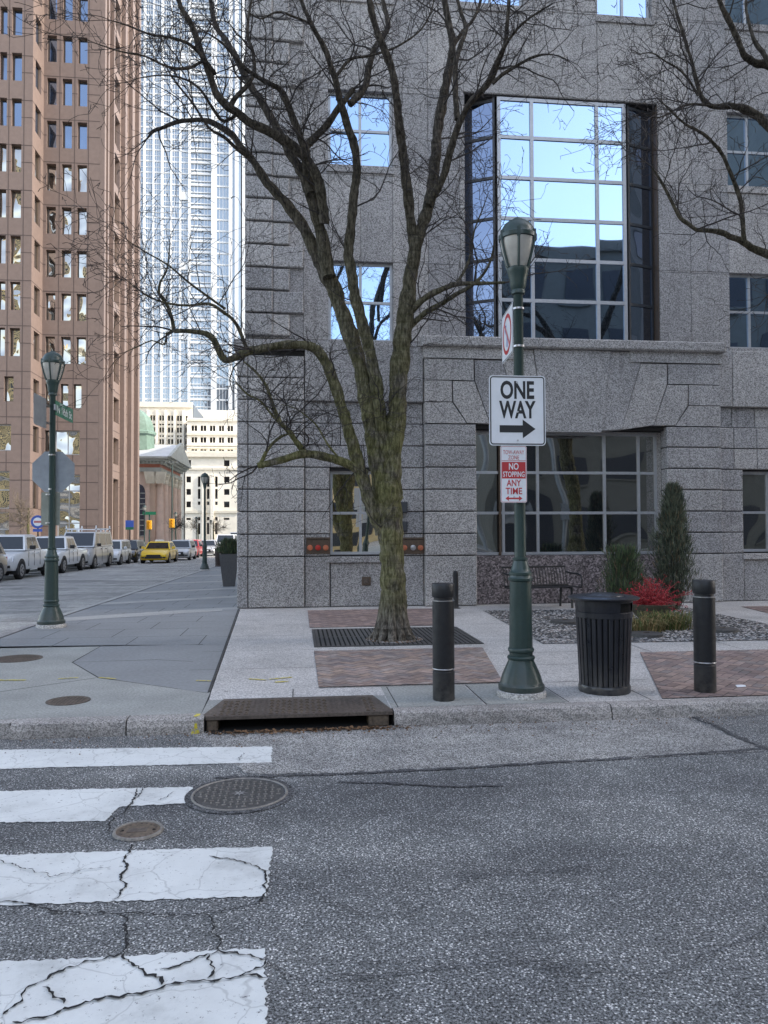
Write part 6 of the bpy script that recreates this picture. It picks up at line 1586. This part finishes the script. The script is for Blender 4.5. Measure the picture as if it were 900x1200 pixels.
    for s in (-1, 1):
        m = MB(); xa, xb = s*hw*.58, s*hw*.93
        m.raw([(xa,-.012,zn-.26*k),(xb,.06*L*.35,zn-.24*k),(xb+s*.005,.07*L*.5,zn-.24*k+hl),(xa,.02,zn-.26*k+hl*.9),(xa,.2,zn-.26*k),(xb,.3,zn-.24*k),(xb,.3,zn-.1*k),(xa,.2,zn-.1*k)], [(0,1,2,3),(1,5,6,2),(3,2,6,7),(0,4,5,1)], MT['lightglass']); m.build('headlight', t)
        m = MB(); m.box(*sorted((s*hw*.62, s*hw*.85)), -.016, .1, g+.14, g+.24, MT['plastic']); m.build('fog_lamp', t)
        m = MB(); m.box(*sorted((s*hw*.7, s*hw*.92)), L-.03, L+.012, P['tail']*.72, P['tail']*.93, MT['carred']); m.build('tail_light', t)
        m = MB(); m.cbox(*sorted((s*(hw*.98), s*(hw+.19))), y0+.35, y0+.5, P['belt']+.02, P['belt']+.19, .03, MT['plastic'] if kind in ('pickup','van','suv') else pm); m.build('mirror', t)
        m = MB()
        for u in (.2, .46, .7) if kind != 'pickup' else (.33, .46, .6): m.box(*sorted((s*(hw*.99), s*(hw+.004))), L*u-.008, L*u+.008, g+.15, P['belt']-.05, MT['plastic'])
        for u in (.43, .62) if kind != 'pickup' else (.43, .56): m.box(*sorted((s*(hw*.985), s*(hw+.03))), L*u-.09, L*u+.09, P['belt']-.16, P['belt']-.12, pm if kind != 'van' else MT['plastic'])
        m.build('door_trim', t)
    m = MB(); m.box(-hw*.5, hw*.5, -.02, .05, zn-.33*k, zn-.1*k, MT['plastic'])
    for i in range(3): m.box(-hw*.48, hw*.48, -.028, -.0205, zn-(.30-.075*i)*k, zn-(.275-.075*i)*k, MT['steel'] if kind in ('van','pickup') else MT['plastic'])
    m.build('grille', t)
    m = MB(); m.box(-hw*.6, hw*.6, -.018, .05, g+.12, g+.27, MT['plastic']); m.build('lower_intake', t)
    m = MB(); m.box(-.26, .26, -.034, -.0285, g+.27, g+.38, MT['white'] if kind != 'sedan' else MT['plastic']); m.build('number_plate', t)
    return t
GP_ = 'cars parked along the left kerb'
NX = -11.3; wd = {'p':1.9}
def park(label, cat, yf, paint, L, W, H, kind, rz=0):
    return vehicle(label, cat, (NX-W/2, yf, RZ+gz(yf+L/2)), paint, L, W, H, kind, GP_, rz)
park('taupe car whose rear wheel just shows at the left edge, first of the parked row', 'car', 27.0, 'cartaupe', 4.75, 1.9, 1.7, 'suv')
park('white pickup truck with open-looking dark grille, in front of the lamp post', 'pickup truck', 32.2, 'carwhite', 5.35, 1.92, 1.86, 'pickup')
park('second white pickup truck, partly hidden behind the corner lamp post', 'pickup truck', 38.0, 'carwhite', 5.3, 1.92, 1.82, 'pickup')
van = park('tall silver-white van with a ladder rack on its roof behind two pickups', 'van', 43.7, 'carsilver', 5.5, 2.02, 2.1, 'van')
b = MB()
for i in range(4): y = 1.9+i*1.05; b.box(-.85,.85,y-.03,y+.03,2.2,2.25,MT['white']); [b.box(x-.03,x+.03,y-.03,y+.03,2.08,2.45 if i in (0,3) else 2.25,MT['white']) for x in (-.82,.82)]
for x in (-.82,.82): b.box(x-.025,x+.025,1.7,5.3,2.251,2.3,MT['white'])
b.build('roof_rack', van)
park('small boxy white hatchback parked between the van and a dark car', 'car', 50.4, 'carwhite', 3.95, 1.72, 1.62, 'boxy')
park('dark grey car parked behind the small white hatchback', 'car', 55.2, 'cardark', 4.7, 1.86, 1.62, 'suv')
vehicle('pale car with a light roof just behind the yellow cab', 'car', (-10.9, 62, RZ+gz(64)), 'carsilver', 4.8, 1.85, 1.5, 'sedan', 'cars in the side street lane')
vehicle('red-roofed car farther back behind the yellow cab', 'car', (-9.8, 70, RZ+gz(72)), 'carred', 4.8, 1.85, 1.62, 'suv', 'cars in the side street lane')
vehicle('silver car following the yellow cab on its right', 'car', (-9.3, 61, RZ+gz(63)), 'carsilver', 4.7, 1.85, 1.6, 'suv', 'cars in the side street lane')
vehicle('last silver car in the lane before the crossing', 'car', (-9.0, 77, RZ+gz(79)), 'carsilver', 4.7, 1.85, 1.6, 'suv', 'cars in the side street lane')
cab = vehicle('bright yellow taxi cab driving towards the camera', 'taxi', (-9.75, 53.6, RZ+gz(56)), 'caryellow', 4.95, 1.9, 1.5, 'sedan', None, name='taxi')
b = MB(); b.cbox(-.3,.3,2.3,2.5,1.5,1.62,.02,MT['carwhite']); b.build('roof_sign', cab)
wv = vehicle('white delivery van facing the camera on the right of the side street', 'van', (-7.4, 79, RZ+gz(81)), 'carwhite', 5.4, 2.05, 2.15, 'van', None, name='delivery_van')
vehicle('pale van close behind the white delivery van, only its roof showing', 'van', (-6.9, 88, RZ+gz(90)), 'carsilver', 5.4, 2.05, 2.5, 'van', None, name='delivery_van')

# ---- traffic signals and small signs down the side street
def signal(px, y_sig, Y, top_y, label, arm=None):
    c = AY(px, 640, Y); t = thing('traffic_signal', label, 'traffic signal', (c.x, Y, gz(Y)), 0, 'yellow traffic signals')
    zt = AY(px, top_y, Y).z-gz(Y); zs = AY(px, y_sig, Y).z-gz(Y)
    b = MB(); b.tube([(0,0,0),(0,0,zt)], .09, MT['greenpost'], 10); b.build('pole', t)
    b = MB(); b.cbox(-.3,.3,-.35,-.1,zs-.55,zs+.5,.04,MT['sigyellow'])
    for k in range(3): b.tube([(.0,-.36,zs-.36+.33*k),(0,-.5,zs-.36+.33*k)], .12, MT['sigyellow'], 12, False)
    b.build('signal_head', t); return t
signal(201.5, 613, 92, 545, 'tall pole carrying a yellow signal in front of the church columns')
s2 = signal(175, 615, 92, 600, 'short pole with a yellow signal and green street plate beside the church wall')
b = MB(); zt = AY(175, 601.5, 92).z-gz(92); b.box(-.75,.75,-.12,-.1,zt-.18,zt+.18,MT['signgreen']); b.build('street_plate', s2)
p = AX(152, 615, -14.3)
t = thing('blue_sign', 'small square blue and green sign on a post at the tower foot', 'sign', (p.x, p.y, gz(p.y)))
b = MB(); b.tube([(0,0,0),(0,0,p.z-gz(p.y)+.3)], .04, MT['blackpaint'], 8); b.build('post', t)
b = MB(); h = p.z-gz(p.y); b.box(-.34,.34,-.06,-.045,h-.42,h+.38,MT['blue']); b.box(-.34,.34,-.066,-.0605,h-.42,h-.2,MT['signgreen']); b.build('plate', t)
p = AX(44.5, 611.5, -14.6)
t = thing('round_sign', 'round white sign with a blue rim on a post in front of the brown tower', 'sign', (p.x, p.y, gz(p.y)))
b = MB(); h = p.z-gz(p.y); b.tube([(0,0,0),(0,0,h+.3)], .04, MT['blackpaint'], 8); b.build('post', t)
b = MB(); n = 32; r_ = .37
b.prism([(r_*math.cos(2*math.pi*k/n),-.06,h+r_*math.sin(2*math.pi*k/n)) for k in range(n)], (0,.014,0), MT['blue']); b.prism([(.66*r_*math.cos(2*math.pi*k/n),-.066,h+.66*r_*math.sin(2*math.pi*k/n)) for k in range(n)], (0,.005,0), MT['white']); b.box(-.2,.2,-.073,-.067,h-.06,h+.06,MT['fadedred']); b.build('plate', t)
b = MB(); b.box(-.25,.25,-.06,-.046,h-.56,h-.4,MT['blue']); b.build('lower_plate', t)

# ================================================================== LIGHT
w_ = bpy.data.worlds.new('World'); sc.world = w_; w_.use_nodes = True
nt = w_.node_tree; bg = nt.nodes['Background']
sky = nt.nodes.new('ShaderNodeTexSky'); sky.sky_type = 'NISHITA'; sky.sun_disc = False
SUN_EL, SX, SY = R(36), .96, -.28
sky.sun_elevation = SUN_EL; sky.sun_rotation = math.atan2(SX, SY); sky.air_density = 1.0; sky.dust_density = 1.6; sky.ozone_density = 1.2
hs = nt.nodes.new('ShaderNodeHueSaturation'); hs.inputs['Saturation'].default_value = .72
nt.links.new(sky.outputs[0], hs.inputs['Color']); wb = nt.nodes.new('ShaderNodeMix'); wb.data_type = 'RGBA'; wb.blend_type = 'MULTIPLY'; wb.inputs['Factor'].default_value = 1; wb.inputs['B'].default_value = (1.04, 1.0, .96, 1)
nt.links.new(hs.outputs[0], wb.inputs['A']); nt.links.new(wb.outputs['Result'], bg.inputs[0]); bg.inputs[1].default_value = .54
sd = bpy.data.lights.new('sun', 'SUN'); sd.energy = 4.8; sd.angle = R(.5); sd.color = (1, .93, .83)
so = bpy.data.objects.new('sun', sd); col.objects.link(so)
dv = Vector((SX*math.cos(SUN_EL), SY*math.cos(SUN_EL), math.sin(SUN_EL)))
so.rotation_euler = dv.to_track_quat('Z', 'Y').to_euler(); so.location = (0,0,60)
sc.view_settings.view_transform = 'Standard'; sc.view_settings.look = 'None'; sc.view_settings.exposure = 0; sc.view_settings.gamma = 1
